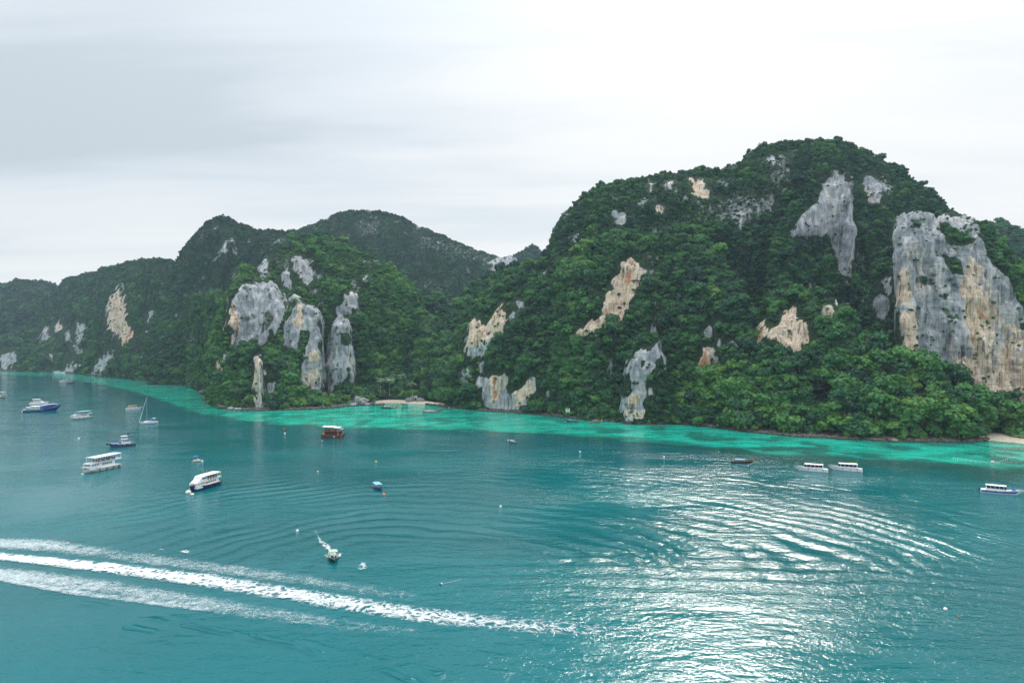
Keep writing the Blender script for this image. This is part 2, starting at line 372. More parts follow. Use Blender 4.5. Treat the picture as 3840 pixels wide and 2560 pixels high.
# ------------------------------------------------------------------ hills
def poly_sd(u, v, poly):
    """signed pixel distance, positive inside"""
    p = np.array(poly, float); q = np.roll(p, -1, 0)
    best = np.full(u.shape, 1e9); ins = np.zeros(u.shape, bool)
    for (ax, ay), (bx, by) in zip(p, q):
        dx, dy = bx-ax, by-ay
        t = np.clip(((u-ax)*dx+(v-ay)*dy)/(dx*dx+dy*dy+1e-9), 0, 1)
        best = np.minimum(best, np.hypot(u-ax-t*dx, v-ay-t*dy))
        c = ((ay > v) != (by > v)) & (u < (bx-ax)*(v-ay)/((by-ay) if by != ay else 1e-9)+ax)
        ins ^= c
    return np.where(ins, best, -best)

PROF_DOME = [(0, 0), (.12, .10), (.35, .24), (.6, .40), (.8, .58), (.93, .79), (1, 1)]
PROF_SLOPE = [(0, 0), (.1, .12), (.4, .42), (.7, .70), (.9, .88), (1, 1)]
PROF_TOWER = [(0, 0), (.04, .08), (.5, .30), (.85, .48), (.94, .68), (1, 1)]
def talus(h, d):                                                    # wooded scree up to height fraction h, then a wall
    return [(0, 0), (h*.5, d*.48), (h, d), (h+(1-h)*.4, d+(1-d)*.20), (h+(1-h)*.75, d+(1-d)*.42), (h+(1-h)*.92, d+(1-d)*.68), (1, 1)]

ZB = {}                                                             # nearest hill distance per 8-pixel cell of the view
HILLS = []
def hill(name, top, thick, base='shore', prof=PROF_DOME, rocks=(), bare=0.0, und=9.0, rough=2.2, seed=1, tree=(3.2, 0.6), dens=1.0, tint=0.42, du=8.0, taper=0.0, holes=(), back=0.6, lower=0.8, topbare=0.0, shoreoff=0.0):
    tu = np.array([p[0] for p in top], float); tv = np.array([p[1] for p in top], float)
    us = np.arange(tu[0], tu[-1]+du*.5, du)
    Yb = shoreY(us)+(np.interp(us, [p[0] for p in shoreoff], [p[1] for p in shoreoff]) if isinstance(shoreoff, (list, tuple)) else shoreoff) if isinstance(base, str) else np.interp(us, [p[0] for p in base], [p[1] for p in base])
    th = np.interp(us, [p[0] for p in thick], [p[1] for p in thick]) if isinstance(thick, (list, tuple)) else np.full(us.shape, float(thick))
    Yt = Yb+th
    vt = np.interp(us, tu, tv)
    vt = vt + fbm(us/70, 0, 0, seed+50, 3)*5 + tree[0]*lower*F/Yt
    zt = np.maximum(CAM_H-(vt-V0)/F*Yt, 0.5)
    step = max(np.median(Yt)*du/F, 0.8)
    n = int(np.clip(np.max(zt)/step, 12, 190)); m = max(8, n//4)
    s = np.linspace(0, 1, n)
    pf = np.interp(s, [p[0] for p in prof], [p[1] for p in prof])
    pf = np.convolve(np.pad(pf, 3, 'edge'), np.ones(7)/7, 'valid'); pf[0] = 0
    Y = Yb[None]+(Yt-Yb)[None]*pf[:, None]
    Z = -3+(zt+3)[None]*s[:, None]
    if taper:                                                       # close the plan outline at both ends
        hw = (us[-1]-us[0])/2; q = np.clip((np.minimum(us-us[0], us[-1]-us))/(taper*hw), 0, 1); e = np.sqrt(np.clip(1-(1-q)**2, 0, 1))
        Y = Yt[None]-(Yt[None]-Y)*e[None]
    win = np.sin(np.pi*np.clip(s*0.93+0.04, 0, 1))[:, None]**0.6
    Xk = (us-U0)/F
    xx = Xk[None]*Y
    gul = 0.38-1.25*np.abs(vnoise(xx/(26+und), seed*1.7, Z/190, seed+21))
    Y = Y + und*0.85*win*gul
    Y = Y + und*win*(fbm(xx/42, seed*3.1, Z/120, seed, 3)+0.5*fbm(xx/16, seed, Z/60, seed+5, 2))
    bt = np.linspace(0, 1, m+1)[1:]
    bk = (th*back+25)
    if taper: bk = bk*e
    Yk = Y[-1][None]+bk[None]*bt[:, None]
    Zk = zt[None]*(1-bt[:, None]**1.6)-3*bt[:, None]
    Y = np.concatenate([Y, Yk]); Z = np.concatenate([Z, Zk])
    X = Xk[None]*Y
    P = np.stack([X, Y, Z], -1)
    # masks on the real surface
    u = U0+X/Y*F; v = V0+(CAM_H-Z)/Y*F
    rock = np.zeros(u.shape); warm = np.full(u.shape, 0.30)
    nz = fbm(X/7, Y/7, Z/10, seed+9, 4); fr = fbm(X/3.2, Y/3.2, Z/22, seed+19, 3)
    for r in rocks:
        poly, st, wm = r[0], r[1], r[2]
        a = np.array(poly, float); sel = (u > a[:, 0].min()-40) & (u < a[:, 0].max()+40) & (v > a[:, 1].min()-40) & (v < a[:, 1].max()+40)
        if not sel.any(): continue
        sdv = poly_sd(u[sel], v[sel], poly)
        am = min(1.0, 0.012*math.sqrt(np.ptp(a[:, 0])*np.ptp(a[:, 1])))
        k = sstep(-6, 6, sdv+(nz[sel]*16+fr[sel]*10)*am+2)*st
        rr, ww = rock[sel], warm[sel]
        ww = np.where(k > 0.25, ww*(1-np.minimum(k, 1))+wm*np.minimum(k, 1), ww)
        rock[sel] = np.maximum(rr, k); warm[sel] = ww
    if bare or topbare:
        sN = np.clip(Z/np.maximum(zt[None], 1), 0, 1)
        lvl = bare+topbare*sstep(0.45, 0.9, sN)
        patch = fbm(X/13, Y/13, Z/30, seed+31, 4)
        rock = np.maximum(rock, sstep(0.55-lvl*0.6, 1.1-lvl*0.5, patch)*0.72*sstep(0.05, 0.15, sN))
    for hpoly, st in holes:
        a = np.array(hpoly, float); sel = (u > a[:, 0].min()-30) & (u < a[:, 0].max()+30) & (v > a[:, 1].min()-30) & (v < a[:, 1].max()+30)
        if sel.any(): rock[sel] *= 1-st*sstep(-5, 5, poly_sd(u[sel], v[sel], hpoly)+nz[sel]*9)
    # relief along the surface normal: rough everywhere, fluted and ledged where bare
    def normals(P):
        a = np.gradient(P, axis=1); b = np.gradient(P, axis=0); N = np.cross(a, b); return N/np.maximum(np.linalg.norm(N, axis=-1, keepdims=True), 1e-9)
    N = normals(P); N *= np.where((N[..., 1:2] > 0) & (np.arange(len(P))[:, None, None] < n*0.8), -1, 1)
    flute = np.abs(fbm(X/6.5, Y/6.5, Z/60, seed+3, 3))*1.5; ledge = fbm(X/18, Y/18, Z/3.2, seed+4, 3); lump = fbm(X/11, Y/11, Z/14, seed+6, 4)
    d = rough*0.9*lump + rock*(rough*1.0*(flute-0.3) + rough*0.14*ledge + 0.7*fbm(X/3.5, Y/3.5, Z/7, seed+8, 3))
    fadeb = sstep(-2, 6, Z)
    P = P + N*(d*(0.4+0.6*fadeb))[..., None]
    P[..., 2] = np.where(Z < -2.5, -3.2, P[..., 2])
    nr, nc = u.shape
    me = np_mesh(name, P.reshape(-1, 3), grid_quads(nr, nc), M_HILL)
    add_attr(me, 'rock', rock); add_attr(me, 'warm', warm)
    o = bpy.data.objects.new(name, me); COL.objects.link(o); tag(o, kind='structure')
    # depth cells
    cu = ((U0+P[..., 0]/P[..., 1]*F)//8).astype(int).ravel(); cv = ((V0+(CAM_H-P[..., 2])/P[..., 1]*F)//8).astype(int).ravel()
    for a, b, y in zip(cu.tolist(), cv.tolist(), P[..., 1].ravel().tolist()):
        c = (a, b)
        if ZB.get(c, 1e9) > y: ZB[c] = y
    HILLS.append(dict(P=P, rock=rock, n=n, m=m, tree=tree, dens=dens, tint=tint, seed=seed, zt=zt, u0=us[0], name=name))
    return o

# far to near --------------------------------------------------------
hill('hill', [(-500, 1150), (-250, 1110), (-80, 1085), (0, 1072), (60, 1050), (120, 1046), (170, 1052), (205, 1068), (230, 1084), (330, 1200), (430, 1390)], 170, [(-500, 1480), (430, 1400)], seed=2, bare=.12, tree=(4.0, .8), tint=.30, und=14)
hill('hill', [(980, 1010), (1050, 880), (1090, 862), (1150, 845), (1200, 825), (1260, 798), (1370, 785), (1450, 792), (1550, 830), (1650, 875), (1750, 915), (1830, 950), (1880, 962), (1910, 955), (1935, 968), (1980, 1005), (2060, 1080), (2150, 1200)],
     260, [(980, 1000), (2150, 960)], seed=3, bare=.42, tree=(3.0, .6), tint=.27, und=16, rough=3, prof=PROF_SLOPE,
     rocks=[([(1840, 985), (1880, 965), (1930, 962), (1960, 975), (1900, 1000), (1850, 1010)], .9, .2), ([(1330, 820), (1420, 815), (1430, 880), (1360, 890)], .5, .1), ([(1560, 880), (1830, 950), (1830, 990), (1700, 960), (1570, 920)], .5, .2)])
hill('hill', [(1860, 1030), (1900, 985), (1935, 955), (1965, 930), (1995, 921), (2022, 930), (2050, 965), (2110, 1060)], 90, [(1860, 1430), (2110, 1430)], seed=4, tree=(4, .7), tint=.2, und=4, bare=.2)
hill('hill', [(3560, 950), (3610, 870), (3660, 838), (3700, 832), (3760, 829), (3800, 846), (3840, 864), (3950, 900), (4150, 950), (4500, 1100)], 120, [(3560, 760), (4500, 700)], seed=5, tree=(4, .7), tint=.3, und=8)
hill('hill', [(-60, 1370), (0, 1292), (80, 1222), (150, 1150), (200, 1088), (225, 1063), (240, 1040), (330, 1013), (430, 998), (480, 975), (560, 967), (640, 967), (662, 980), (700, 1060), (740, 1150), (760, 1300), (775, 1450)],
     [(-60, 90), (200, 260), (600, 260), (775, 120)], seed=6, bare=.30, tree=(3.6, .7), tint=.36, und=16, prof=PROF_SLOPE,
     rocks=[([(288, 1212), (322, 1215), (324, 1255), (318, 1318), (290, 1325), (286, 1280)], 1, .35), ([(160, 1232), (178, 1230), (182, 1272), (163, 1274)], 1, .4), ([(204, 1224), (222, 1214), (240, 1228), (226, 1242), (207, 1246)], 1, .6),
            ([(240, 1402), (262, 1368), (312, 1350), (316, 1404)], 1, .1), ([(93, 1318), (121, 1322), (116, 1352), (94, 1352)], .9, .2), ([(140, 1345), (196, 1328), (192, 1362), (160, 1367)], 1, .25), ([(245, 1245), (262, 1240), (264, 1280), (248, 1282)], .8, .1)])
hill('hill', [(-500, 1380), (-300, 1300), (-120, 1262), (0, 1268), (40, 1260), (95, 1275), (140, 1305), (190, 1335), (240, 1385)], 70, seed=7, bare=.1, tree=(4, .7), tint=.36, und=7, lower=.7,
     rocks=[([(8, 1326), (42, 1318), (64, 1350), (34, 1380), (4, 1382)], 1, .35), ([(-60, 1320), (-20, 1310), (-25, 1370), (-60, 1370)], .9, .2)])
hill('hill', [(560, 1230), (640, 1010), (665, 962), (700, 900), (740, 860), (780, 824), (830, 811), (880, 825), (960, 855), (1060, 858), (1110, 870), (1170, 910), (1320, 1120)], 190, [(560, 860), (1320, 830)], seed=8, bare=.36, tree=(3.1, .6), tint=.26, und=12, prof=PROF_SLOPE,
     rocks=[([(832, 918), (846, 915), (848, 940), (836, 944)], .9, .1)])
hill('hill', [(270, 1390), (330, 1240), (375, 1150), (410, 1090), (445, 1066), (490, 1040), (530, 1030), (570, 1032), (605, 1052), (645, 1100), (665, 1200), (685, 1440)], [(270, 60), (530, 150), (685, 60)], seed=9, bare=.26, tree=(3.6, .65), tint=.40, und=10, prof=PROF_SLOPE,
     rocks=[([(441, 1082), (452, 1100), (465, 1150), (470, 1190), (486, 1243), (490, 1275), (470, 1287), (448, 1268), (420, 1238), (408, 1227), (404, 1165), (408, 1118), (430, 1105)], 1.1, .78), ([(565, 1178), (580, 1170), (612, 1172), (620, 1220), (620, 1288), (592, 1282), (560, 1255)], 1.05, .05),
            ([(345, 1412), (352, 1378), (372, 1345), (400, 1325), (412, 1340), (392, 1375), (375, 1412)], 1, .12), ([(630, 1368), (642, 1355), (672, 1370), (674, 1402), (655, 1428), (630, 1428)], 1.1, .85), ([(395, 1150), (404, 1150), (404, 1190), (394, 1190)], .7, .1)])
hill('hill', [(620, 1420), (640, 1250), (658, 1150), (680, 1112), (730, 1094), (780, 1088), (815, 1100), (845, 1160), (870, 1300), (880, 1460)], [(620, 50), (760, 120), (880, 60)], seed=10, bare=.22, tree=(3.3, .65), tint=.38, und=8, prof=PROF_SLOPE,
     rocks=[([(688, 1262), (720, 1228), (748, 1262), (742, 1292), (700, 1297)], .75, .1), ([(655, 1180), (668, 1180), (668, 1198), (656, 1196)], .9, .2), ([(640, 1330), (670, 1340), (660, 1365)], .6, .3)])
# middle headland
hill('hill', [(770, 1330), (830, 1130), (870, 1080), (930, 1020), (990, 963), (1060, 905), (1110, 880), (1200, 868), (1260, 879), (1340, 930), (1420, 965), (1480, 1010), (1540, 1060), (1570, 1105), (1588, 1155), (1594, 1215), (1604, 1330), (1612, 1500)],
     [(770, 80), (1200, 150), (1612, 70)], [(770, 600), (1000, 600), (1200, 615), (1612, 640)], seed=11, bare=.32, tree=(3.0, .6), tint=.56, und=9,
     rocks=[([(980, 968), (1002, 966), (1004, 1010), (978, 1036), (973, 1010)], 1, .3), ([(1092, 975), (1120, 965), (1166, 970), (1170, 1030), (1161, 1062), (1135, 1066), (1122, 1040), (1113, 1000)], 1.05, .22), ([(1042, 1042), (1075, 1014), (1098, 1040), (1095, 1092), (1080, 1082), (1060, 1062)], 1, .4),
            ([(1183, 1028), (1207, 1028), (1198, 1052)], .9, .1), ([(1020, 965), (1080, 960), (1090, 1000), (1030, 1000)], .5, .1)])
hill('hill', [(1540, 1330), (1560, 1200), (1585, 1140), (1610, 1120), (1640, 1122), (1670, 1145), (1700, 1185), (1735, 1240), (1780, 1350)], 60, [(1540, 720), (1780, 700)], seed=12, tree=(4, .6), tint=.24, und=5)
hill('hill', [(1680, 1270), (1705, 1190), (1725, 1120), (1760, 1072), (1810, 1035), (1860, 1014), (1920, 1000), (1980, 1000), (2050, 1050)], 60, [(1680, 640), (2050, 640)], seed=13, tree=(4, .6), tint=.40, und=5)
hill('hill', [(1370, 1200), (1385, 1130), (1420, 1118), (1480, 1140), (1540, 1165), (1590, 1195), (1640, 1215), (1668, 1245), (1688, 1280), (1702, 1400), (1716, 1524)], [(1370, 70), (1540, 110), (1716, 40)], [(1370, 612), (1480, 625), (1600, 622), (1716, 575)], seed=14, tree=(4.6, .9), tint=.48, und=9, prof=[(0, 0), (.1, .2), (.4, .45), (.8, .72), (1, 1)])
hill('cliff', [(1172, 1500), (1180, 1190), (1200, 1100), (1230, 1046), (1260, 1046), (1300, 1062), (1335, 1098), (1355, 1150), (1385, 1250), (1405, 1500)], [(1172, 30), (1260, 55), (1405, 30)], [(1172, 606), (1405, 622)], seed=15, tree=(3, .6), tint=.52, und=5, prof=PROF_TOWER, taper=.35,
     rocks=[([(1263, 1162), (1276, 1140), (1300, 1108), (1338, 1108), (1344, 1142), (1322, 1172), (1292, 1166), (1272, 1182)], .95, .2)], bare=.05, du=6)
hill('cliff', [(1216, 1510), (1226, 1320), (1248, 1215), (1258, 1180), (1280, 1176), (1302, 1198), (1316, 1250), (1328, 1320), (1342, 1390), (1350, 1510)], 38, [(1216, 584), (1350, 594)], seed=16, tree=(2.4, .5), dens=.9, tint=.42, und=2.5, prof=PROF_TOWER, taper=.5, lower=.6,
     rocks=[([(1222, 1330), (1250, 1215), (1258, 1180), (1287, 1178), (1308, 1205), (1318, 1270), (1312, 1330), (1302, 1400), (1277, 1442), (1254, 1424), (1232, 1380)], 1.1, .18), ([(1306, 1325), (1332, 1350), (1340, 1400), (1322, 1450), (1308, 1435), (1316, 1380)], 1.1, .42), ([(1222, 1422), (1240, 1418), (1247, 1462), (1224, 1474)], 1, .1)],
     holes=[([(1275, 1250), (1310, 1245), (1315, 1285), (1280, 1295)], .9)], du=5)
hill('cliff', [(790, 1510), (805, 1330), (822, 1200), (845, 1130), (870, 1062), (900, 1048), (950, 1036), (1000, 1036), (1030, 1052), (1060, 1088), (1080, 1125), (1100, 1260), (1130, 1500)], [(790, 50), (960, 85), (1130, 50)], [(790, 560), (850, 548), (1130, 560)], seed=17, tree=(2.8, .6), tint=.58, und=5, prof=talus(.42, .5), taper=.3, bare=.03, du=6,
     rocks=[([(860, 1150), (880, 1112), (905, 1080), (960, 1062), (1020, 1064), (1060, 1092), (1076, 1112), (1072, 1160), (1034, 1210), (1012, 1260), (982, 1302), (940, 1312), (900, 1292), (882, 1312), (876, 1330), (860, 1270), (853, 1200)], .98, .12),
            ([(856, 1160), (868, 1138), (886, 1160), (890, 1200), (882, 1300), (875, 1328), (864, 1272), (856, 1230)], 1.1, .95), ([(836, 1246), (845, 1190), (860, 1178), (858, 1222)], 1, .75), ([(1020, 1200), (1045, 1150), (1070, 1160), (1040, 1260), (1020, 1280)], 1, .0)],
     holes=[([(985, 1190), (1012, 1160), (1030, 1190), (1005, 1240), (980, 1250)], .5), ([(900, 1195), (960, 1175), (970, 1190), (910, 1215)], .4)])
hill('cliff', [(1058, 1520), (1066, 1180), (1080, 1130), (1100, 1103), (1130, 1108), (1170, 1134), (1192, 1152), (1202, 1166), (1208, 1300), (1216, 1400), (1222, 1520)], 46, [(1058, 556), (1222, 566)], seed=18, tree=(2.4, .5), tint=.52, und=3, prof=talus(.16, .3), taper=.22, lower=.5, du=5,
     rocks=[([(1082, 1180), (1100, 1128), (1110, 1110), (1125, 1132), (1190, 1156), (1203, 1190), (1207, 1300), (1214, 1380), (1217, 1420), (1207, 1472), (1160, 1468), (1130, 1437), (1138, 1340), (1128, 1318), (1080, 1282), (1073, 1230)], 1.15, .2), ([(1104, 1205), (1122, 1138), (1136, 1200), (1120, 1228)], 1.15, .75), ([(1138, 1400), (1212, 1400), (1202, 1468), (1150, 1462)], 1.15, .48), ([(1150, 1330), (1190, 1320), (1200, 1350), (1150, 1350)], 1.15, .6)],
     holes=[([(1130, 1240), (1160, 1240), (1145, 1330), (1120, 1330)], .75)])
hill('hill', [(775, 1500), (790, 1430), (830, 1350), (890, 1300), (960, 1290), (1040, 1330), (1090, 1400), (1130, 1470), (1200, 1482), (1280, 1475), (1340, 1470), (1400, 1480), (1450, 1508)], [(775, 20), (960, 32), (1200, 22), (1450, 12)], seed=19, tree=(3.6, .8), tint=.50, und=4, prof=PROF_SLOPE, du=6, lower=1.0,
     rocks=[([(952, 1425), (962, 1345), (976, 1335), (986, 1450), (984, 1530), (964, 1532), (950, 1475)], 1, .5), ([(1005, 1440), (1030, 1435), (1025, 1465), (1008, 1465)], .9, .1)])
hill('cliff', [(796, 1520), (803, 1390), (816, 1345), (840, 1322), (858, 1330), (866, 1370), (872, 1515)], 14, [(796, 575), (872, 558)], seed=20, tree=(2.2, .5), dens=.6, tint=.5, und=1, prof=PROF_TOWER, taper=.6, lower=.3, du=4,
     rocks=[([(803, 1375), (815, 1352), (852, 1400), (850, 1440), (832, 1482), (818, 1490), (807, 1430)], 1.2, .72), ([(842, 1326), (860, 1332), (864, 1372), (845, 1366)], 1.1, .1)], rough=1.2)
hill('cliff', [(944, 1532), (950, 1430), (960, 1350), (972, 1332), (982, 1350), (990, 1430), (996, 1532)], 9, [(944, 545), (996, 540)], seed=21, tree=(2, .5), dens=.4, tint=.5, und=.6, prof=PROF_TOWER, taper=.6, lower=.2, du=4, rough=1.0,
     rocks=[([(946, 1440), (960, 1340), (978, 1338), (988, 1450), (984, 1532), (958, 1532)], 1.2, .48)])
# right-hand massif
hill('hill', [(1665, 1500), (1700, 1290), (1725, 1215), (1770, 1130), (1830, 1072), (1900, 1026), (1970, 986), (2045, 955), (2060, 920), (2080, 868), (2110, 800), (2150, 768), (2200, 723), (2270, 688), (2390, 668), (2500, 650), (2600, 634), (2680, 642), (2720, 630), (2780, 613), (2800, 580), (2860, 550), (2920, 530), (3020, 526), (3130, 521), (3180, 540), (3230, 565), (3290, 578), (3370, 620), (3440, 690), (3500, 730), (3560, 785), (3640, 812), (3680, 840), (3760, 930), (3820, 1040), (3900, 1150), (4000, 1300), (4100, 1600)],
     [(1665, 60), (2045, 110), (2110, 150), (2500, 160), (3130, 130), (3500, 90), (4100, 60)], [(1665, 565), (2000, 520), (2400, 464), (2800, 474), (3100, 494), (3400, 496), (4100, 470)], seed=22, bare=.26, topbare=.34, tree=(2.9, .6), tint=.37, und=10, prof=PROF_DOME,
     rocks=[([(2592, 682), (2640, 690), (2652, 740), (2612, 748), (2598, 722)], 1, .62), ([(2428, 680), (2452, 690), (2442, 718)], .9, .3), ([(2498, 680), (2522, 685), (2512, 712)], .9, .6), ([(2458, 755), (2492, 780), (2492, 802), (2464, 787)], .9, .6), ([(2298, 790), (2342, 800), (2336, 846), (2303, 832)], .8, .3), ([(2600, 765), (2760, 740), (2900, 740), (2900, 800), (2750, 840), (2620, 825)], .55, .05), ([(2130, 890), (2170, 870), (2165, 930), (2140, 940)], .7, .1),
            ([(3238, 680), (3270, 663), (3317, 690), (3312, 732), (3296, 762), (3265, 757), (3248, 720)], 1.05, .35), ([(2880, 600), (2960, 580), (2980, 680), (2900, 700)], .5, .0), ([(2160, 1480), (2190, 1480), (2190, 1500), (2160, 1500)], .2, .1)])
hill('hill', [(2060, 1300), (2090, 1050), (2150, 960), (2230, 905), (2330, 866), (2430, 846), (2520, 838), (2600, 866), (2680, 930), (2730, 1010), (2800, 1130), (2880, 1300), (2920, 1560)], [(2060, 30), (2450, 95), (2920, 30)], seed=23, bare=.22, tree=(3.5, .75), tint=.44, und=9, prof=PROF_DOME, shoreoff=8,
     rocks=[([(2180, 1250), (2200, 1225), (2240, 1190), (2265, 1140), (2290, 1070), (2320, 1012), (2355, 975), (2376, 988), (2425, 1020), (2402, 1060), (2384, 1080), (2372, 1120), (2342, 1170), (2332, 1215), (2311, 1227), (2290, 1207), (2256, 1227), (2230, 1257), (2200, 1267)], 1.1, .72), ([(2345, 990), (2365, 970), (2376, 1050), (2352, 1060)], 1.1, 1.0), ([(2294, 1183), (2312, 1183), (2306, 1222)], 1.1, 1.1), ([(2430, 1230), (2450, 1195), (2462, 1262), (2440, 1292)], .9, .1),
            ([(2430, 1020), (2450, 1010), (2450, 1040), (2434, 1040)], .8, .5), ([(2618, 1392), (2638, 1330), (2640, 1305), (2655, 1300), (2662, 1330), (2672, 1390), (2650, 1400)], 1.05, .98), ([(2655, 1300), (2680, 1305), (2694, 1350), (2692, 1390), (2680, 1385), (2668, 1340)], 1.05, .55), ([(2728, 1292), (2750, 1268), (2777, 1306), (2760, 1312)], 1, .55), ([(2640, 1235), (2662, 1225), (2668, 1265), (2645, 1262)], .9, .1), ([(2690, 1290), (2700, 1275), (2706, 1300), (2694, 1305)], .9, .4)])
hill('hill', [(1676, 1500), (1705, 1330), (1732, 1250), (1770, 1188), (1820, 1130), (1876, 1082), (1940, 1046), (2000, 1036), (2060, 1058), (2140, 1120), (2220, 1250), (2300, 1420), (2380, 1560)], [(1676, 20), (1900, 60), (2100, 60), (2380, 20)], seed=24, bare=.24, tree=(3.3, .7), tint=.46, und=7, prof=PROF_DOME,
     rocks=[([(1758, 1300), (1763, 1222), (1783, 1206), (1808, 1214), (1848, 1190), (1868, 1148), (1882, 1143), (1892, 1190), (1882, 1240), (1856, 1266), (1822, 1290), (1796, 1312), (1770, 1347), (1756, 1332)], 1.15, .8), ([(1760, 1310), (1800, 1300), (1850, 1275), (1830, 1310), (1790, 1340), (1770, 1360)], 1, .05), ([(1908, 1192), (1926, 1168), (1932, 1192), (1916, 1212)], 1, .1), ([(1933, 1128), (1962, 1138), (1967, 1158), (1945, 1152)], 1, .1), ([(1720, 1400), (1765, 1365), (1772, 1400), (1740, 1445)], .7, .05),
            ([(1800, 1420), (1830, 1412), (1860, 1408), (1902, 1420), (1912, 1468), (1960, 1458), (2002, 1422), (1998, 1480), (1968, 1522), (1948, 1545), (1870, 1540), (1830, 1528), (1813, 1480)], 1.15, .42), ([(1843, 1408), (1862, 1408), (1862, 1442), (1848, 1442)], 1.15, 1.1), ([(1848, 1462), (1868, 1470), (1858, 1502), (1845, 1495)], 1.15, 1.1), ([(1925, 1470), (1990, 1440), (1990, 1490), (1940, 1520)], 1.15, .75), ([(1795, 1360), (1815, 1350), (1812, 1400), (1800, 1400)], .8, .1)])
hill('cliff', [(2862, 1330), (2880, 1080), (2900, 900), (2950, 815), (3020, 735), (3080, 670), (3130, 634), (3180, 640), (3216, 668), (3234, 740), (3232, 900), (3214, 1060), (3200, 1330)], [(2862, 30), (3130, 60), (3200, 40)], [(2862, 462), (3000, 470), (3130, 478), (3200, 476)], seed=25, tree=(2.7, .6), tint=.32, und=5, prof=[(0, 0), (.3, .25), (.5, .5), (.75, .62), (.9, .74), (1, 1)], taper=.18, bare=.12, du=6, lower=.6,
     rocks=[([(2955, 890), (2998, 815), (3050, 755), (3090, 680), (3128, 640), (3162, 672), (3192, 690), (3234, 745), (3222, 830), (3208, 900), (3198, 960), (3190, 1000), (3172, 1070), (3150, 990), (3130, 922), (3110, 882), (3050, 874), (3000, 890)], .98, .06), ([(3185, 700), (3232, 745), (3222, 830), (3195, 960), (3186, 1000), (3170, 1060), (3155, 990), (3180, 900)], 1.1, .12)],
     holes=[([(3040, 690), (3090, 700), (3060, 760), (3010, 800)], .7), ([(3140, 740), (3200, 760), (3160, 800)], .4)])
hill('hill', [(2790, 1560), (2830, 1260), (2880, 1140), (2950, 1085), (3030, 1065), (3110, 1085), (3160, 1140), (3200, 1230), (3240, 1360), (3280, 1560)], [(2790, 30), (3030, 62), (3280, 30)], seed=26, bare=.05, tree=(3.5, .75), tint=.42, und=6, prof=PROF_DOME, shoreoff=10,
     rocks=[([(2815, 1242), (2860, 1208), (2872, 1262), (2832, 1302), (2808, 1292)], 1.1, 1.05), ([(2888, 1262), (2930, 1220), (2958, 1152), (2980, 1138), (3006, 1210), (3032, 1238), (3040, 1292), (3020, 1292), (3000, 1262), (2997, 1312), (2970, 1322), (2940, 1292)], 1.15, .9), ([(3073, 1190), (3105, 1136), (3127, 1148), (3122, 1212), (3095, 1218)], 1.1, .62), ([(3130, 1120), (3140, 1115), (3138, 1150), (3130, 1150)], .9, .1)])
hill('hill', [(3180, 1420), (3215, 1200), (3250, 1080), (3290, 980), (3330, 940), (3380, 930), (3420, 1000), (3450, 1200), (3470, 1400)], [(3180, 20), (3320, 50), (3470, 30)], [(3180, 446), (3470, 446)], seed=27, bare=.1, tree=(2.9, .6), tint=.34, und=5, prof=PROF_DOME,
     rocks=[([(3273, 1120), (3300, 1108), (3332, 1118), (3332, 1180), (3312, 1202), (3288, 1182)], 1.05, .15), ([(3308, 1050), (3346, 1036), (3348, 1092), (3330, 1112)], 1, .4)])
E_ROCK = [(3366, 1130), (3370, 820), (3390, 800), (3440, 796), (3500, 806), (3640, 826), (3692, 900), (3722, 1000), (3770, 1050), (3810, 1100), (3850, 1160), (3960, 1250), (4060, 1300), (4060, 1560), (3280, 1560), (3400, 1340), (3378, 1250)]
hill('cliff', [(3358, 1600), (3366, 900), (3374, 822), (3390, 802), (3440, 797), (3490, 806), (3520, 799), (3560, 803), (3600, 812), (3650, 822), (3690, 848), (3720, 890), (3780, 960), (3840, 1010), (3900, 1080), (4000, 1200), (4100, 1400), (4140, 1640)], [(3358, 40), (3500, 60), (3800, 60), (4140, 40)], [(3358, 406), (3600, 404), (3800, 398), (4140, 388)], seed=28, tree=(2.4, .6), dens=.8, tint=.42, und=4.5, prof=PROF_TOWER, taper=.10, lower=.35, du=5, rough=2.6,
     rocks=[(E_ROCK, 1.2, .38), ([(3380, 1090), (3400, 960), (3410, 1100), (3396, 1140), (3380, 1130)], 1.2, .85), ([(3600, 1060), (3640, 960), (3680, 1000), (3720, 1110), (3760, 1200), (3840, 1240), (3850, 1520), (3420, 1520), (3400, 1300), (3460, 1330), (3560, 1380), (3640, 1340), (3620, 1240)], 1.2, .58), ([(3380, 1180), (3430, 1160), (3440, 1260), (3430, 1360), (3390, 1300)], 1.2, .62), ([(3630, 1100), (3670, 1080), (3720, 1190), (3680, 1200)], 1.2, .95)],
     holes=[([(3515, 825), (3580, 845), (3650, 900), (3610, 930), (3540, 905)], .85), ([(3535, 950), (3600, 980), (3622, 1040), (3565, 1030)], .9), ([(3400, 842), (3452, 845), (3440, 872), (3408, 868)], .8), ([(3660, 840), (3720, 870), (3850, 1010), (3850, 1130), (3780, 1040), (3720, 990), (3690, 900)], .95), ([(3430, 1030), (3500, 1050), (3480, 1075), (3425, 1065)], .6), ([(3510, 1100), (3560, 1100), (3550, 1125), (3515, 1120)], .7), ([(3820, 1210), (3860, 1200), (3860, 1250), (3825, 1240)], .9), ([(3530, 1160), (3580, 1150), (3590, 1170), (3540, 1180)], .5)])
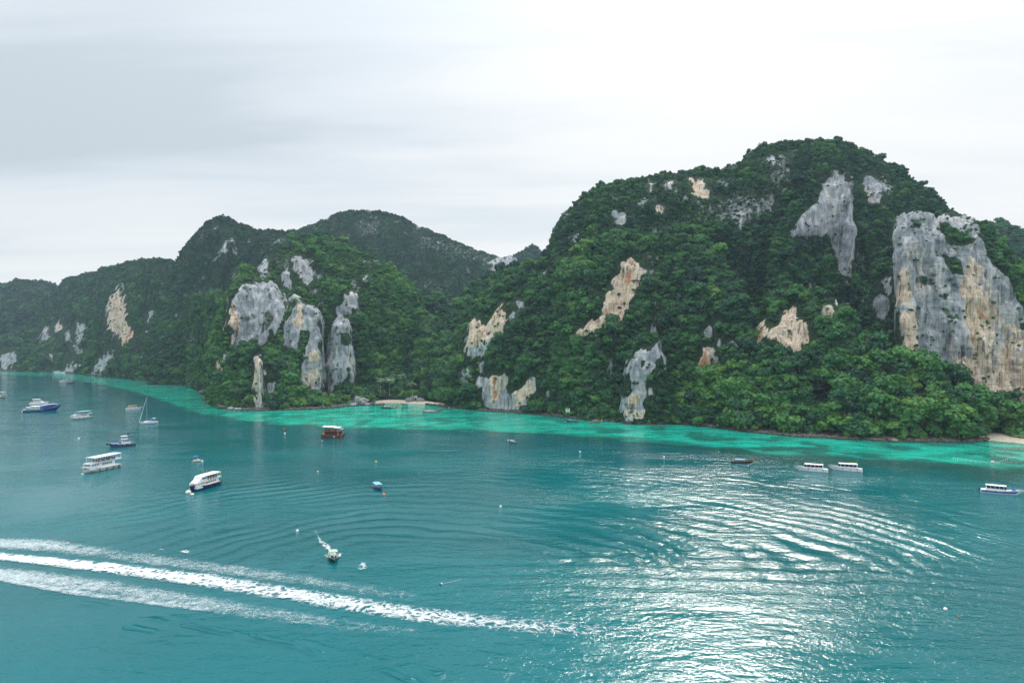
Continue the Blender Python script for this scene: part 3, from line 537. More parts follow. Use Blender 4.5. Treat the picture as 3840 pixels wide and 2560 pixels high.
hill('cliff', [(2316, 1590), (2330, 1480), (2352, 1350), (2385, 1290), (2430, 1252), (2470, 1262), (2495, 1330), (2520, 1450), (2535, 1595)], 26, [(2316, 440), (2535, 436)], seed=29, tree=(2.6, .6), dens=.9, tint=.44, und=2.5, prof=PROF_TOWER, taper=.4, lower=.5, du=5, rough=1.6,
     rocks=[([(2328, 1528), (2345, 1490), (2376, 1468), (2370, 1400), (2374, 1342), (2400, 1318), (2440, 1308), (2466, 1285), (2478, 1340), (2457, 1382), (2430, 1392), (2412, 1422), (2414, 1500), (2422, 1570), (2358, 1574), (2348, 1542)], 1.2, .2), ([(2360, 1478), (2392, 1480), (2386, 1522), (2364, 1522)], 1.2, .85), ([(2340, 1535), (2420, 1535), (2420, 1572), (2358, 1574)], 1.2, .5), ([(2488, 1330), (2500, 1340), (2496, 1400), (2486, 1380)], .9, .1), ([(2430, 1455), (2445, 1450), (2450, 1480), (2435, 1482)], 1, .5), ([(2335, 1390), (2360, 1370), (2362, 1400), (2340, 1410)], .8, .05)],
     holes=[([(2402, 1345), (2422, 1350), (2416, 1378), (2402, 1375)], .9)])
hill('hill', [(2420, 1578), (2460, 1500), (2560, 1420), (2700, 1378), (2850, 1346), (3000, 1326), (3150, 1306), (3260, 1306), (3340, 1326), (3420, 1360), (3500, 1390), (3560, 1412), (3640, 1458), (3720, 1500), (3800, 1520), (3900, 1530), (4100, 1560), (4400, 1620), (4800, 1690)],
     [(2420, 18), (2700, 36), (3000, 44), (3250, 42), (3400, 30), (3500, 27), (3650, 18), (3720, 10), (4800, 10)], seed=30, tree=(4.1, 1.0), tint=.50, und=5, prof=[(0, 0), (.1, .10), (.5, .48), (1, 1)], lower=.55, shoreoff=[(2420, 2), (3610, 2), (3700, 20), (4800, 24)])
hill('hill', [(2600, 1470), (2680, 1400), (2760, 1372), (2840, 1390), (2920, 1440), (3000, 1500)], 16, seed=31, tree=(4.4, .9), tint=.52, und=3, prof=PROF_SLOPE, lower=.8, shoreoff=3)
# ------------------------------------------------------------------ trees
M_LIMB = paint('pale_limb', (.30, .27, .22), .9, .2)
def crown_mesh(name, nleaf, nlobe, flat, leaf, seed, droop=0.0, wide=(1, 1)):
    rg = np.random.default_rng(seed)
    lobes = []
    for i in range(nlobe):
        a = 2.4*i+rg.uniform(-.4, .4); rr = 0.15+0.42*math.sqrt((i+.5)/nlobe)
        lobes.append((np.array([rr*math.cos(a)*wide[0], rr*math.sin(a)*wide[1], flat*rg.uniform(-.30, .65)*(1-rr*.6)]), rg.uniform(.26, .52)))
    V, Fc, T = [], [], []
    def quad(c, n, s, tone):
        n = n/np.linalg.norm(n); t = np.cross(n, rg.normal(size=3)); t /= np.linalg.norm(t); b = np.cross(n, t)
        a1, a2 = s*rg.uniform(.7, 1.2), s*rg.uniform(.55, 1.0); k = len(V)
        for sx, sy in ((-1, -.6), (.7, -1), (1, .6), (-.6, 1)): V.append(c+t*a1*sx+b*a2*sy-n*s*.15*(sx*sx+sy*sy-1)); T.append(tone)
        Fc.append((k, k+1, k+2, k+3))
    for c, r in lobes:                                               # dense inside of each clump
        bm = bmesh.new(); bmesh.ops.create_icosphere(bm, subdivisions=1, radius=1); k = len(V); tone = rg.uniform(.3, .6)
        for v in bm.verts:
            p = np.array(v.co)*r*.80*rg.uniform(.85, 1.12); p[2] *= .8; V.append(c+p); T.append(tone)
        for f in bm.faces: Fc.append(tuple(k+v.index for v in f.verts))
        bm.free()
    per = nleaf//nlobe
    for c, r in lobes:
        tone0 = rg.uniform(-.15, .15)
        for j in range(per):
            d = rg.normal(size=3); d[2] = d[2]*.8+.42; d /= np.linalg.norm(d)
            if d[2] < -.55: d[2] *= -1
            p = c+d*np.array([1, 1, .82])*r*rg.uniform(.82, 1.10)
            if droop and rg.random() < .3: p[2] -= droop*rg.random()
            if any(np.linalg.norm(p-c2) < r2*.72 for c2, r2 in lobes if c2 is not c): continue
            quad(p, d*1.0+rg.normal(size=3)*.42+np.array([0, 0, .35]), leaf, float(np.clip(.5+tone0+rg.normal()*.22, 0, 1)))
    nleafface = len(Fc)
    for j in range(9 if nlobe > 6 else 0):                           # pale limbs showing through the leaves
        d = rg.normal(size=3); d[2] = abs(d[2])*.7-.1; d /= np.linalg.norm(d); a0 = np.array([0, 0, -.35]); b0 = d*rg.uniform(.85, 1.08)*np.array([wide[0], wide[1], flat]); sd_ = np.cross(d, [.3, .5, 1.]); sd_ = sd_/np.linalg.norm(sd_)*.018; up_ = np.cross(d, sd_); k = len(V)
        for base, w_ in ((a0, 1.6), (b0, .7)):
            for o_ in (sd_, -sd_*.5+up_*.9, -sd_*.5-up_*.9): V.append(base+o_*w_); T.append(.5)
        Fc += [(k, k+1, k+4, k+3), (k+1, k+2, k+5, k+4), (k+2, k, k+3, k+5)]
    me = bpy.data.meshes.new(name); me.from_pydata([tuple(v) for v in V], [], Fc); me.update(); me.materials.append(M_LEAF); me.materials.append(M_LIMB)
    me.polygons.foreach_set('material_index', [0]*nleafface+[1]*(len(Fc)-nleafface))
    add_attr(me, 'leaf_tone', np.array(T)); return me
CROWNS = [crown_mesh('crown', 520, 7, .8, .11, 1), crown_mesh('crown', 520, 10, .9, .10, 2, .1, (1.2, .85)), crown_mesh('crown', 460, 6, .5, .115, 3, 0, (1.15, .9)), crown_mesh('crown', 520, 8, 1.25, .105, 4, .35, (.85, .9)), crown_mesh('crown', 520, 12, .75, .10, 5, .1, (1.3, .9)), crown_mesh('crown', 520, 8, 1.05, .105, 6, .5, (.9, 1.1))]
SHRUBS = [crown_mesh('shrub', 130, 4, .8, .19, 11), crown_mesh('shrub', 140, 5, .9, .18, 12), crown_mesh('shrub', 130, 4, .6, .19, 13)]
def trunk_mesh(seed, n=7):
    rg = np.random.default_rng(seed); V, Fc = [], []
    def limb(pts, r0, r1):
        k = len(V)
        for i, p in enumerate(pts):
            r = r0+(r1-r0)*i/(len(pts)-1)
            for j in range(n): V.append((p[0]+r*math.cos(6.283*j/n), p[1]+r*math.sin(6.283*j/n), p[2]))
        for i in range(len(pts)-1):
            for j in range(n): Fc.append((k+i*n+j, k+i*n+(j+1) % n, k+(i+1)*n+(j+1) % n, k+(i+1)*n+j))
    b = rg.normal(size=2)*.04
    limb([(0, 0, -.2), (b[0], b[1], .3), (b[0]*2, b[1]*1.5, .65), (b[0]*2.5, b[1]*2, 1.05)], .055, .028)
    for q in range(4):
        a = q*1.6+rg.uniform(0, .8); limb([(b[0]*1.7, b[1]*1.3, .55), (.2*math.cos(a), .2*math.sin(a), .85), (.42*math.cos(a), .42*math.sin(a), 1.12)], .026, .010)
    me = bpy.data.meshes.new('trunk'); me.from_pydata(V, [], Fc); me.update(); me.materials.append(M_TRUNK); return me
TRUNKS = [trunk_mesh(s) for s in (1, 2, 3)]

rg = np.random.default_rng(11)
pts = []                                   # x, y, z (crown centre), radius, tint, variant, ground z
for H in HILLS:
    P, rock, n, m = H['P'], H['rock'], H['n'], H['m']
    nr = n+max(2, m//3)
    A, B, C, D = P[:nr-1, :-1], P[:nr-1, 1:], P[1:nr, 1:], P[1:nr, :-1]
    Nn = np.cross(C-A, D-B)*0.5; area = np.linalg.norm(Nn, axis=-1)
    Nu = Nn/np.maximum(area[..., None], 1e-9); Nu = np.where(Nu[..., 1:2] > 0.25, -Nu, Nu); Nu = np.where(Nu[..., 2:3] < -0.3, -Nu, Nu)
    r0, rv = H['tree']; r0 *= .90 if r0 > 3.9 else .76
    want = area*H['dens']/(r0*r0*0.95)
    rk = np.maximum.reduce([rock[:nr-1, :-1], rock[1:nr, 1:], rock[:nr-1, 1:], rock[1:nr, :-1]])
    for _ in range(2):                     # keep crowns from growing over the edge of the bare rock
        rp = np.pad(rk, 1, 'edge'); rk = np.maximum(rk, .97*np.maximum.reduce([rp[:-2, 1:-1], rp[1:-1, :-2], rp[1:-1, 2:]]))
    keep = np.where(rk > .78, .10, np.where(rk > .30, .5, 1.0))
    tuft = fbm(A[..., 0]/9, A[..., 1]/9, A[..., 2]/6, H['seed']+90, 3)[:, :]
    keep = np.where(rk > .90, .02+.16*sstep(.25, .7, tuft), keep)
    want = want*keep
    cnt = np.floor(want+rg.random(want.shape)).astype(int)
    ii, jj = np.nonzero(cnt); rep = cnt[ii, jj]; ii, jj = np.repeat(ii, rep), np.repeat(jj, rep)
    a, b = rg.random(len(ii))[:, None], rg.random(len(ii))[:, None]
    q = A[ii, jj]*(1-a)*(1-b)+B[ii, jj]*a*(1-b)+C[ii, jj]*a*b+D[ii, jj]*(1-a)*b
    nn = Nu[ii, jj]; rq = rk[ii, jj]
    big = rg.random(len(q))
    clump = fbm(q[:, 0]/25, q[:, 1]/25, q[:, 2]/25, H['seed']+70, 3)
    r = r0*np.exp(rv*.55*rg.normal(size=len(q))+0.22*clump)
    r = np.where(big > .93, r*1.45, r); r = np.clip(r, 1.0, 9.5)
    high = sstep(90, 190, q[:, 2])
    r = r*(1-.25*high)
    r = np.where(rq > .78, np.minimum(r*.6, 1.9), np.where(rq > .30, np.minimum(r*.75, 2.4), r))
    c = q + nn*(r*.15)[:, None]; c[:, 2] += r*(.30+.35*rg.random(len(q)))*np.where(rq > .4, .4, 1)*np.where(q[:, 2] < 8, .35, 1)
    tint = H['tint'] + .17*rg.normal(size=len(q)) + .20*clump - .10*high + .10*np.clip(nn[:, 2], -.2, 1)  # upward-facing ground gets lighter crowns: crest light put into the tint
    tint = np.where(rg.random(len(q)) > .975, tint+.25, tint)
    ok = (q[:, 2] > 1.0)
    # far behind another hill: nothing of it can be seen
    cu = ((U0+c[:, 0]/c[:, 1]*F)//8).astype(int); cv = ((V0+(CAM_H-(c[:, 2]+r))/c[:, 1]*F)//8).astype(int)
    for k in range(len(q)):
        if not ok[k]: continue
        y = ZB.get((cu[k], cv[k]))
        if y is not None and y < c[k, 1]-34-r[k]: continue
        vi = int(rg.integers(0, 6)) if r[k]*F/c[k, 1] > 15 else 6+int(rg.integers(0, 3))
        pts.append((c[k, 0], c[k, 1], c[k, 2], r[k], float(np.clip(tint[k], .02, 1.0)), vi, q[k, 2]))
pts = np.array(pts)
# trees one can tell apart: singled out by hand
special = [((3081, 1468), 402, 8.2, .06, 'dark brownish green round-crowned tree standing out of the bright forest at right', (0.022, 0.040, 0.028)),
           ((1668, 1262), 690, 6.2, .98, 'yellow-green tree crown at the edge of the valley above the small beach', None),
           ((2616, 1578), 430, 4.6, .74, 'light green rounded bush leaning over the waterline right of the pale rock pillar', None),
           ((2236, 1500), 470, 4.5, .80, 'pale yellowish tree above the waterline right of the white signboard', None),
           ((1655, 1462), 585, 4.0, .88, 'small bright yellow-green tree behind the right end of the small beach', None),
           ((1300, 1492), 588, 4.2, .90, 'yellowing tree above the boulders at the left end of the small beach', None),
           ((3092, 1248), 430, 4.4, .97, 'yellow-leaved tree against the dark slope below the orange rock faces', None)]
def keepout(p):
    for (uv, Y, r, *_ ) in special:
        x, y, z = at(*uv, Y)
        if abs(p[1]-y) < r+6 and math.hypot(p[0]-x, p[2]-z) < r*.95: return False
    return True
pts = np.array([p for p in pts if keepout(p)])
inframe = (np.abs(pts[:, 0]/pts[:, 1]) < .755) & ((pts[:, 2]-CAM_H)/pts[:, 1] < .51)
size = pts[:, 3]/pts[:, 1]*inframe*(pts[:, 5] < 6)
order = np.argsort(-size)
vis = []
for k in order:                            # the 290 largest ones in view
    p = pts[k]
    cu, cv = int((U0+p[0]/p[1]*F)//8), int((V0+(CAM_H-p[2])/p[1]*F)//8)
    y = ZB.get((cu, cv))
    if y is None or y > p[1]-p[3]*1.2: vis.append(k)
    if len(vis) >= 290: break
TREE_GROUP = 'largest jungle trees on the near slopes'
def jungle_tree(p, label, group=None, mat=None, name='jungle_tree', base=None):
    x, y, z, r, tint, vi, gz = p
    gz = min(gz, z-r*.7)
    e = empty(name, (x, y, gz), 0, label, 'tree', group)
    cme = CROWNS[int(vi) % 6]
    if mat: cme = cme.copy(); cme.materials[0] = mat
    c = bpy.data.objects.new('crown', cme); COL.objects.link(c); c.parent = e; c.location = (0, 0, z-gz); c.scale = (r, r, r*random.uniform(.8, 1.05)); c.rotation_euler = (random.uniform(-.15, .15), random.uniform(-.15, .15), random.uniform(0, 6.28)); c['tint'] = float(tint)
    t = bpy.data.objects.new('trunk', TRUNKS[int(x*10) % 3]); COL.objects.link(t); t.parent = e; h = z-gz
    t.scale = (r*1.3, r*1.3, h+.25*r); t.rotation_euler = (0, 0, random.uniform(0, 6.28))
    return e
def place_words(u, v):
    if v > 1540: return 'overhanging the waterline' + (' of the right-hand shore' if u > 2750 else ' left of the signboard' if u < 2129 else ' by the pale rock pillar')
    if u < 1720: return 'in the valley forest behind the small beach'
    if u < 2080: return 'on the lobe above the cream and grey cliff patches'
    if u < 2480: return 'on the slope around the pale rock pillar'
    if u < 2760: return 'on the slope below the red-brown cave'
    if u < 3060: return 'below the orange rock faces'
    if u < 3380: return 'in the bright forest left of the big tan cliff'
    return 'at the foot of the big tan cliff'
for k in vis:
    p = pts[k]; u, v = U0+p[0]/p[1]*F, V0+(CAM_H-p[2])/p[1]*F
    tone = 'dark green' if p[4] < .38 else 'mid green' if p[4] < .56 else 'bright green' if p[4] < .78 else 'yellowish green'
    big = 'large' if p[3]*F/p[1] > 42 else 'medium-sized'
    w = f'{big} {tone} jungle tree {place_words(u, v)}'
    jungle_tree(p, w, w.replace('jungle tree', 'jungle trees'))
for (uv, Y, r, tint, label, col) in special:
    x, y, z = at(*uv, Y)
    m = None
    if col: m = make_foliage('brownish_foliage', tuple(c*.6 for c in col), col, tuple(c*1.5 for c in col), tuple(c*2 for c in col))
    jungle_tree((x, y, z, r, tint, 1, z-r*1.3), label, None, m, 'bush' if 'bush' in label else 'jungle_tree')
rest = np.delete(pts, vis, axis=0)

# the rest of the forest reads as one mass: crowns instanced on points
proto = bpy.data.collections.new('crown_kinds')
for i, me in enumerate(CROWNS+SHRUBS):
    proto.objects.link(bpy.data.objects.new('crown_kind_%02d' % i, me))
jm = bpy.data.meshes.new('jungle'); jm.vertices.add(len(rest)); jm.vertices.foreach_set('co', np.ascontiguousarray(rest[:, :3], np.float32).ravel())
add_attr(jm, 'size', rest[:, 3]); add_attr(jm, 'tint', rest[:, 4])
a = jm.attributes.new('variant', 'INT', 'POINT'); a.data.foreach_set('value', rest[:, 5].astype(np.int32))
a = jm.attributes.new('turn', 'FLOAT_VECTOR', 'POINT'); tv = np.stack([rg.normal(0, .16, len(rest)), rg.normal(0, .16, len(rest)), rg.uniform(0, 6.28, len(rest))], -1); a.data.foreach_set('vector', tv.astype(np.float32).ravel())
jm.update()
jo = bpy.data.objects.new('jungle', jm); COL.objects.link(jo); tag(jo, 'dense green jungle covering the karst hills', 'forest', kind='stuff')
ng = bpy.data.node_groups.new('forest_scatter', 'GeometryNodeTree')
ng.interface.new_socket('Geometry', in_out='INPUT', socket_type='NodeSocketGeometry'); ng.interface.new_socket('Geometry', in_out='OUTPUT', socket_type='NodeSocketGeometry')
gi, go = ng.nodes.new('NodeGroupInput'), ng.nodes.new('NodeGroupOutput')
iop = ng.nodes.new('GeometryNodeInstanceOnPoints'); m2p = ng.nodes.new('GeometryNodeMeshToPoints')
ci = ng.nodes.new('GeometryNodeCollectionInfo'); ci.inputs['Collection'].default_value = proto; ci.inputs['Separate Children'].default_value = True; ci.inputs['Reset Children'].default_value = True
def nattr(name, typ):
    n = ng.nodes.new('GeometryNodeInputNamedAttribute'); n.data_type = typ; n.inputs[0].default_value = name; return n.outputs[0]
e2r = ng.nodes.new('FunctionNodeEulerToRotation'); ng.links.new(nattr('turn', 'FLOAT_VECTOR'), e2r.inputs[0])
ng.links.new(gi.outputs[0], m2p.inputs[0]); ng.links.new(m2p.outputs[0], iop.inputs['Points']); ng.links.new(ci.outputs[0], iop.inputs['Instance'])
iop.inputs['Pick Instance'].default_value = True
ng.links.new(nattr('variant', 'INT'), iop.inputs['Instance Index']); ng.links.new(e2r.outputs[0], iop.inputs['Rotation']); ng.links.new(nattr('size', 'FLOAT'), iop.inputs['Scale'])
ng.links.new(iop.outputs[0], go.inputs[0])
md = jo.modifiers.new('scatter', 'NODES'); md.node_group = ng
print('trees', len(pts), 'individual', len(vis))
# ------------------------------------------------------------------ mesh builder for the boats and small things
class MB:
    def __init__(s): s.v, s.f = [], []
    def add(s, vs, fs):
        k = len(s.v); s.v += [tuple(p) for p in vs]; s.f += [tuple(k+i for i in f) for f in fs]; return s
    def box(s, c, d, rz=0.0, ry=0.0, top=1.0):
        R = Euler((0, ry, rz)).to_matrix(); vs = []
        for z in (-1, 1):
            for x, y in ((-1, -1), (1, -1), (1, 1), (-1, 1)):
                k = top if z > 0 else 1
                vs.append(Vector(c)+R @ Vector((x*d[0]/2*k, y*d[1]/2*k, z*d[2]/2)))
        return s.add(vs, [(0, 3, 2, 1), (4, 5, 6, 7), (0, 1, 5, 4), (1, 2, 6, 5), (2, 3, 7, 6), (3, 0, 4, 7)])
    def tube(s, p0, p1, r0, r1=None, n=8):
        r1 = r0 if r1 is None else r1; p0, p1 = Vector(p0), Vector(p1); d = (p1-p0).normalized()
        a = d.orthogonal().normalized(); b = d.cross(a); vs = []
        for p, r in ((p0, r0), (p1, r1)):
            for j in range(n): t = 6.28318*j/n; vs.append(p+(a*math.cos(t)+b*math.sin(t))*r)
        return s.add(vs, [(j, (j+1) % n, n+(j+1) % n, n+j) for j in range(n)]+[tuple(range(n-1, -1, -1)), tuple(range(n, 2*n))])
    def ball(s, c, r, sq=(1, 1, 1), n=10, m=6):
        vs, fs = [], []
        for i in range(m+1):
            a = math.pi*i/m
            for j in range(n): b = 6.28318*j/n; vs.append((c[0]+r*sq[0]*math.sin(a)*math.cos(b), c[1]+r*sq[1]*math.sin(a)*math.sin(b), c[2]+r*sq[2]*math.cos(a)))
        for i in range(m):
            for j in range(n): fs.append((i*n+j, (i+1)*n+j, (i+1)*n+(j+1) % n, i*n+(j+1) % n))
        return s.add(vs, fs)
    def loft(s, rings, closed=True, caps=True):
        n = len(rings[0]); vs = [p for r in rings for p in r]; fs = []
        for i in range(len(rings)-1):
            for j in range(n if closed else n-1): fs.append((i*n+j, i*n+(j+1) % n, (i+1)*n+(j+1) % n, (i+1)*n+j))
        if caps: fs += [tuple(range(n-1, -1, -1)), tuple(range((len(rings)-1)*n, len(rings)*n))]
        return s.add(vs, fs)
    def roof(s, x0, x1, w, z, th=.12, crown=.12, round_=.25):          # a slightly cambered canopy with rounded ends
        rings = []
        for t in (0, .06, .2, .5, .8, .94, 1):
            x = x0+(x1-x0)*t; k = 1-round_*(abs(t-.5)*2)**6; ring = []
            for y in (-1, -.6, 0, .6, 1): ring.append((x, y*w/2*k, z+crown*(1-y*y)*k+th))
            for y in (1, 0, -1): ring.append((x, y*w/2*k, z+crown*.8*(1-y*y)*k))
            rings.append(ring)
        return s.loft(rings)
    def build(s, name, mat, parent=None, smooth=False): return link_mesh(name, s.v, s.f, mat, parent, smooth)

class Hull:
    """boat along +X (bow), waterline at z = 0"""
    def __init__(s, L, B, fm, fb, fs, stern=.8, rake=.15, flare=.82, draft=.5, fine=2.1, lift=.45):
        s.__dict__.update(L=L, B=B, fm=fm, fb=fb, fs=fs, st=stern, rake=rake, fl=flare, dr=draft, fine=fine, lift=lift)
    def w(s, t):
        if t < .42: return s.B/2*(s.st+(1-s.st)*math.sin(t/.42*math.pi/2))
        return s.B/2*max(0.015, 1-((t-.42)/.58)**s.fine)
    def sh(s, t): return s.fm+(s.fb-s.fm)*max(0, (t-s.lift)/(1-s.lift))**2+(s.fs-s.fm)*max(0, (.35-t)/.35)**2
    def S(s, t, q, side=1, off=0.0):
        x = -s.L/2+s.L*(1-s.rake)*t+s.rake*s.L*q*max(0, (t-.45)/.55)**2
        w = s.w(t); y = w*(s.fl+(1-s.fl)*q)*(1 if t < .7 else 1-(1-q)*.35*((t-.7)/.3))
        return (x, side*(y+off), q*s.sh(t))
    def shell(s, n=14, cut=0.0):
        m = MB(); rings = []
        for i in range(n+1):
            t = i/n; w = s.w(t); a = [s.S(t, q) for q in (1, .66, .33, 0)]; x = a[-1][0]; k = 1-.5*t**3
            r = a+[(x-.02*s.L*t, w*.55, -s.dr*.6*k), (x-.04*s.L*t, 0, -s.dr*k)]
            r += [(p[0], -p[1], p[2]) for p in r[-2::-1]]; rings.append(r)
        m.loft(rings, closed=False, caps=False); c = len(rings[0]); m.f.append(tuple(range(c-1, -1, -1))); return m
    def deck(s, drop=.08, n=14, t0=0.0, t1=.985, inset=0.03):
        m = MB(); vs = []; fs = []
        for i in range(n+1):
            t = t0+(t1-t0)*i/n; p = s.S(t, 1)
            vs += [(p[0], max(p[1]-inset, .004), p[2]-drop), (p[0], -max(p[1]-inset, .004), p[2]-drop)]
        for i in range(n): fs.append((2*i, 2*i+2, 2*i+3, 2*i+1))
        return m.add(vs, fs)
    def band(s, q0, q1, t0=0.0, t1=1.0, off=.025, n=14, th=.03):
        m = MB()
        for side in (1, -1):
            rings = []
            for i in range(n+1):
                t = t0+(t1-t0)*i/n; a, b = s.S(t, q0, side, off), s.S(t, q1, side, off); c, d = s.S(t, q0, side, off-th), s.S(t, q1, side, off-th)
                rings.append([a, b, d, c])
            m.loft(rings)
        return m

WHITE = paint('white_gelcoat', (.85, .85, .84), .3, .05); CREAM = paint('aged_white_paint', (.70, .67, .60), .5, .12)
NAVY = paint('navy_paint', (.012, .03, .17), .3); BLUE = paint('blue_paint', (.02, .11, .46), .35); SKYB = paint('pale_blue_tarp', (.22, .42, .68), .6); AQUA = paint('aqua_tarp', (.16, .52, .62), .6)
RED = paint('red_paint', (.50, .035, .03), .45); ORANGE = paint('orange_paint', (.80, .22, .03), .5); YELLOW = paint('yellow_paint', (.80, .55, .08), .5); BEIGE = paint('beige_float', (.66, .58, .42), .6)
GLASS = paint('dark_window_glass', (.02, .025, .03), .12, .0); BLACK = paint('black_rubber', (.015, .015, .016), .6); GREY = paint('grey_metal', (.35, .36, .37), .4, .1, .3); DARKBLUE = paint('dark_blue_tarp', (.03, .07, .19), .7)
WOOD = paint('dark_hull_wood', (.085, .038, .022), .7, .2); TEAK = paint('weathered_wood', (.24, .15, .09), .75, .2); REDWOOD = paint('red_brown_timber', (.20, .055, .035), .65, .2); GREEN = paint('pale_green_paint', (.35, .55, .42), .6); PINK = paint('pale_pink_float', (.78, .52, .45), .6)
ANTIF = paint('red_antifouling', (.20, .03, .03), .7); TEALP = paint('teal_green_paint', (.05, .25, .22), .5); LIME = paint('lime_cloth', (.55, .75, .08), .7); SKIN = paint('skin', (.35, .20, .13), .6)

def boat_root(name, uv, heading, label, cat='boat', group=None, dz=0.0):
    x, y = W(*uv); return empty(name, (x, y, dz), math.radians(heading), label, cat, group)

def engines(root, n, x, z=.55, w=.62, mat=None):
    for i in range(n):
        y = (i-(n-1)/2)*w; m = MB(); m.box((x, y, z), (.62, .40, .72), top=.78); m.box((x+.02, y, z+.42), (.5, .32, .16), top=.7); m.box((x-.04, y, z-.62), (.22, .14, .7))
        m.build('outboard_engine', mat or BLACK, root)

def speedboat(uv, hd, L, label, hull_m=WHITE, roof_m=WHITE, band_m=None, seat_m=RED, stripe=(.52, .66), roof=(-.36, .18), n_eng=3, bow_cover=None, roof_cloth=None, B=None, group='speedboats', name='speedboat', bimini=False, eng=None):
    r = boat_root(name, uv, hd, label, 'speedboat', group); k = L/13; r.scale = (1, 1, 1.08)
    h = Hull(L, B or 3.3*k, 1.15*k, 1.75*k, 1.0*k, .93, .17, .95, .5)
    h.shell().build('hull', hull_m, r, True); h.deck(.05).build('deck', WHITE, r)
    if band_m: h.band(*stripe, .02, .93).build('stripe', band_m, r)
    h.band(.90, 1.03, 0, 1, .03).build('rubbing_strake', WHITE if band_m else GREY, r)
    x0, x1 = roof[0]*L, roof[1]*L; zr = 2.55*k; w = h.B*.90
    MB().roof(x0, x1, w, zr, .10*k, .16*k).build('roof', roof_m, r, True)
    cm = MB(); cm.box(((x0+x1)/2, 0, 1.35*k), (x1-x0-.2, w*.94, .55*k)); cm.build('cabin_side', WHITE, r)
    gm = MB(); gm.box(((x0+x1)/2+.15, 0, 2.05*k), (x1-x0-.55*k, w*.90, .86*k)); gm.build('side_window', GLASS, r)  # dark block painting the shaded interior between roof and hull
    ws = MB(); ws.loft([[(x1-.1, -w*.45, 1.55*k), (x1-.1, w*.45, 1.55*k), (x1-.05, w*.45, 1.55*k), (x1-.05, -w*.45, 1.55*k)], [(x1-.75*k, -w*.42, zr), (x1-.75*k, w*.42, zr), (x1-.68*k, w*.42, zr), (x1-.68*k, -w*.42, zr)]]); ws.build('windscreen', GLASS, r)
    for i in range(5):
        xx = x0+.25+(x1-x0-1.0*k)*i/4
        for sd_ in (1, -1): m = MB(); m.tube((xx, sd_*w*.465, 1.2*k), (xx-.12, sd_*w*.465, zr+.05), .05*k); m.build('roof_post', WHITE, r)
    for i in range(3):
        m = MB(); m.box((x0+(x1-x0)*(.15+.28*i), w*.462, 1.70*k), (.9*k, .03, .20*k)); m.box((x0+(x1-x0)*(.15+.28*i), -w*.462, 1.70*k), (.9*k, .03, .20*k)); m.build('seat_back', seat_m, r)
    m = MB()
    for sd_ in (1, -1):
        pr = None
        for i in range(7):
            t = .66+.31*i/6; p = h.S(t, 1, sd_, -.06); a = (p[0], p[1], p[2]+.42*k)
            m.tube(p, a, .022); 
            if pr: m.tube(pr, a, .022)
            pr = a
    m.build('bow_rail', GREY, r)
    m = MB(); m.box((-L*.475, 0, .62*k), (.9*k, h.B*.74, .16*k)); m.build('swim_platform', WHITE, r)
    engines(r, n_eng, -L/2-.15, .85*k, .75*k, eng)
    for t in (.18, .42, .66):
        for sd_ in (1, -1): p = h.S(t, .62, sd_, .12); m = MB(); m.tube((p[0], p[1], p[2]-.28), (p[0], p[1], p[2]+.28), .11, n=8); m.build('fender', BLUE if band_m is None else BLACK, r)
    if roof_cloth: m = MB(); m.box((x0+(x1-x0)*.22, -w*.2, zr+.29*k), ((x1-x0)*.34, w*.5, .05)); m.build('roof_cloth', roof_cloth, r)
    if bow_cover: m = MB(); m.loft([[(L*.22, -.55, 1.4*k), (L*.22, .55, 1.4*k), (L*.22, 0, 2.45*k)], [(L*.31, -.4, 1.6*k), (L*.31, .4, 1.6*k), (L*.30, 0, 1.7*k)]]); m.build('bow_cover', bow_cover, r)
    m = MB(); m.tube((x0+.4, 0, zr), (x0+.2, 0, zr+1.5*k), .03); m.build('aerial', GREY, r)
    return r

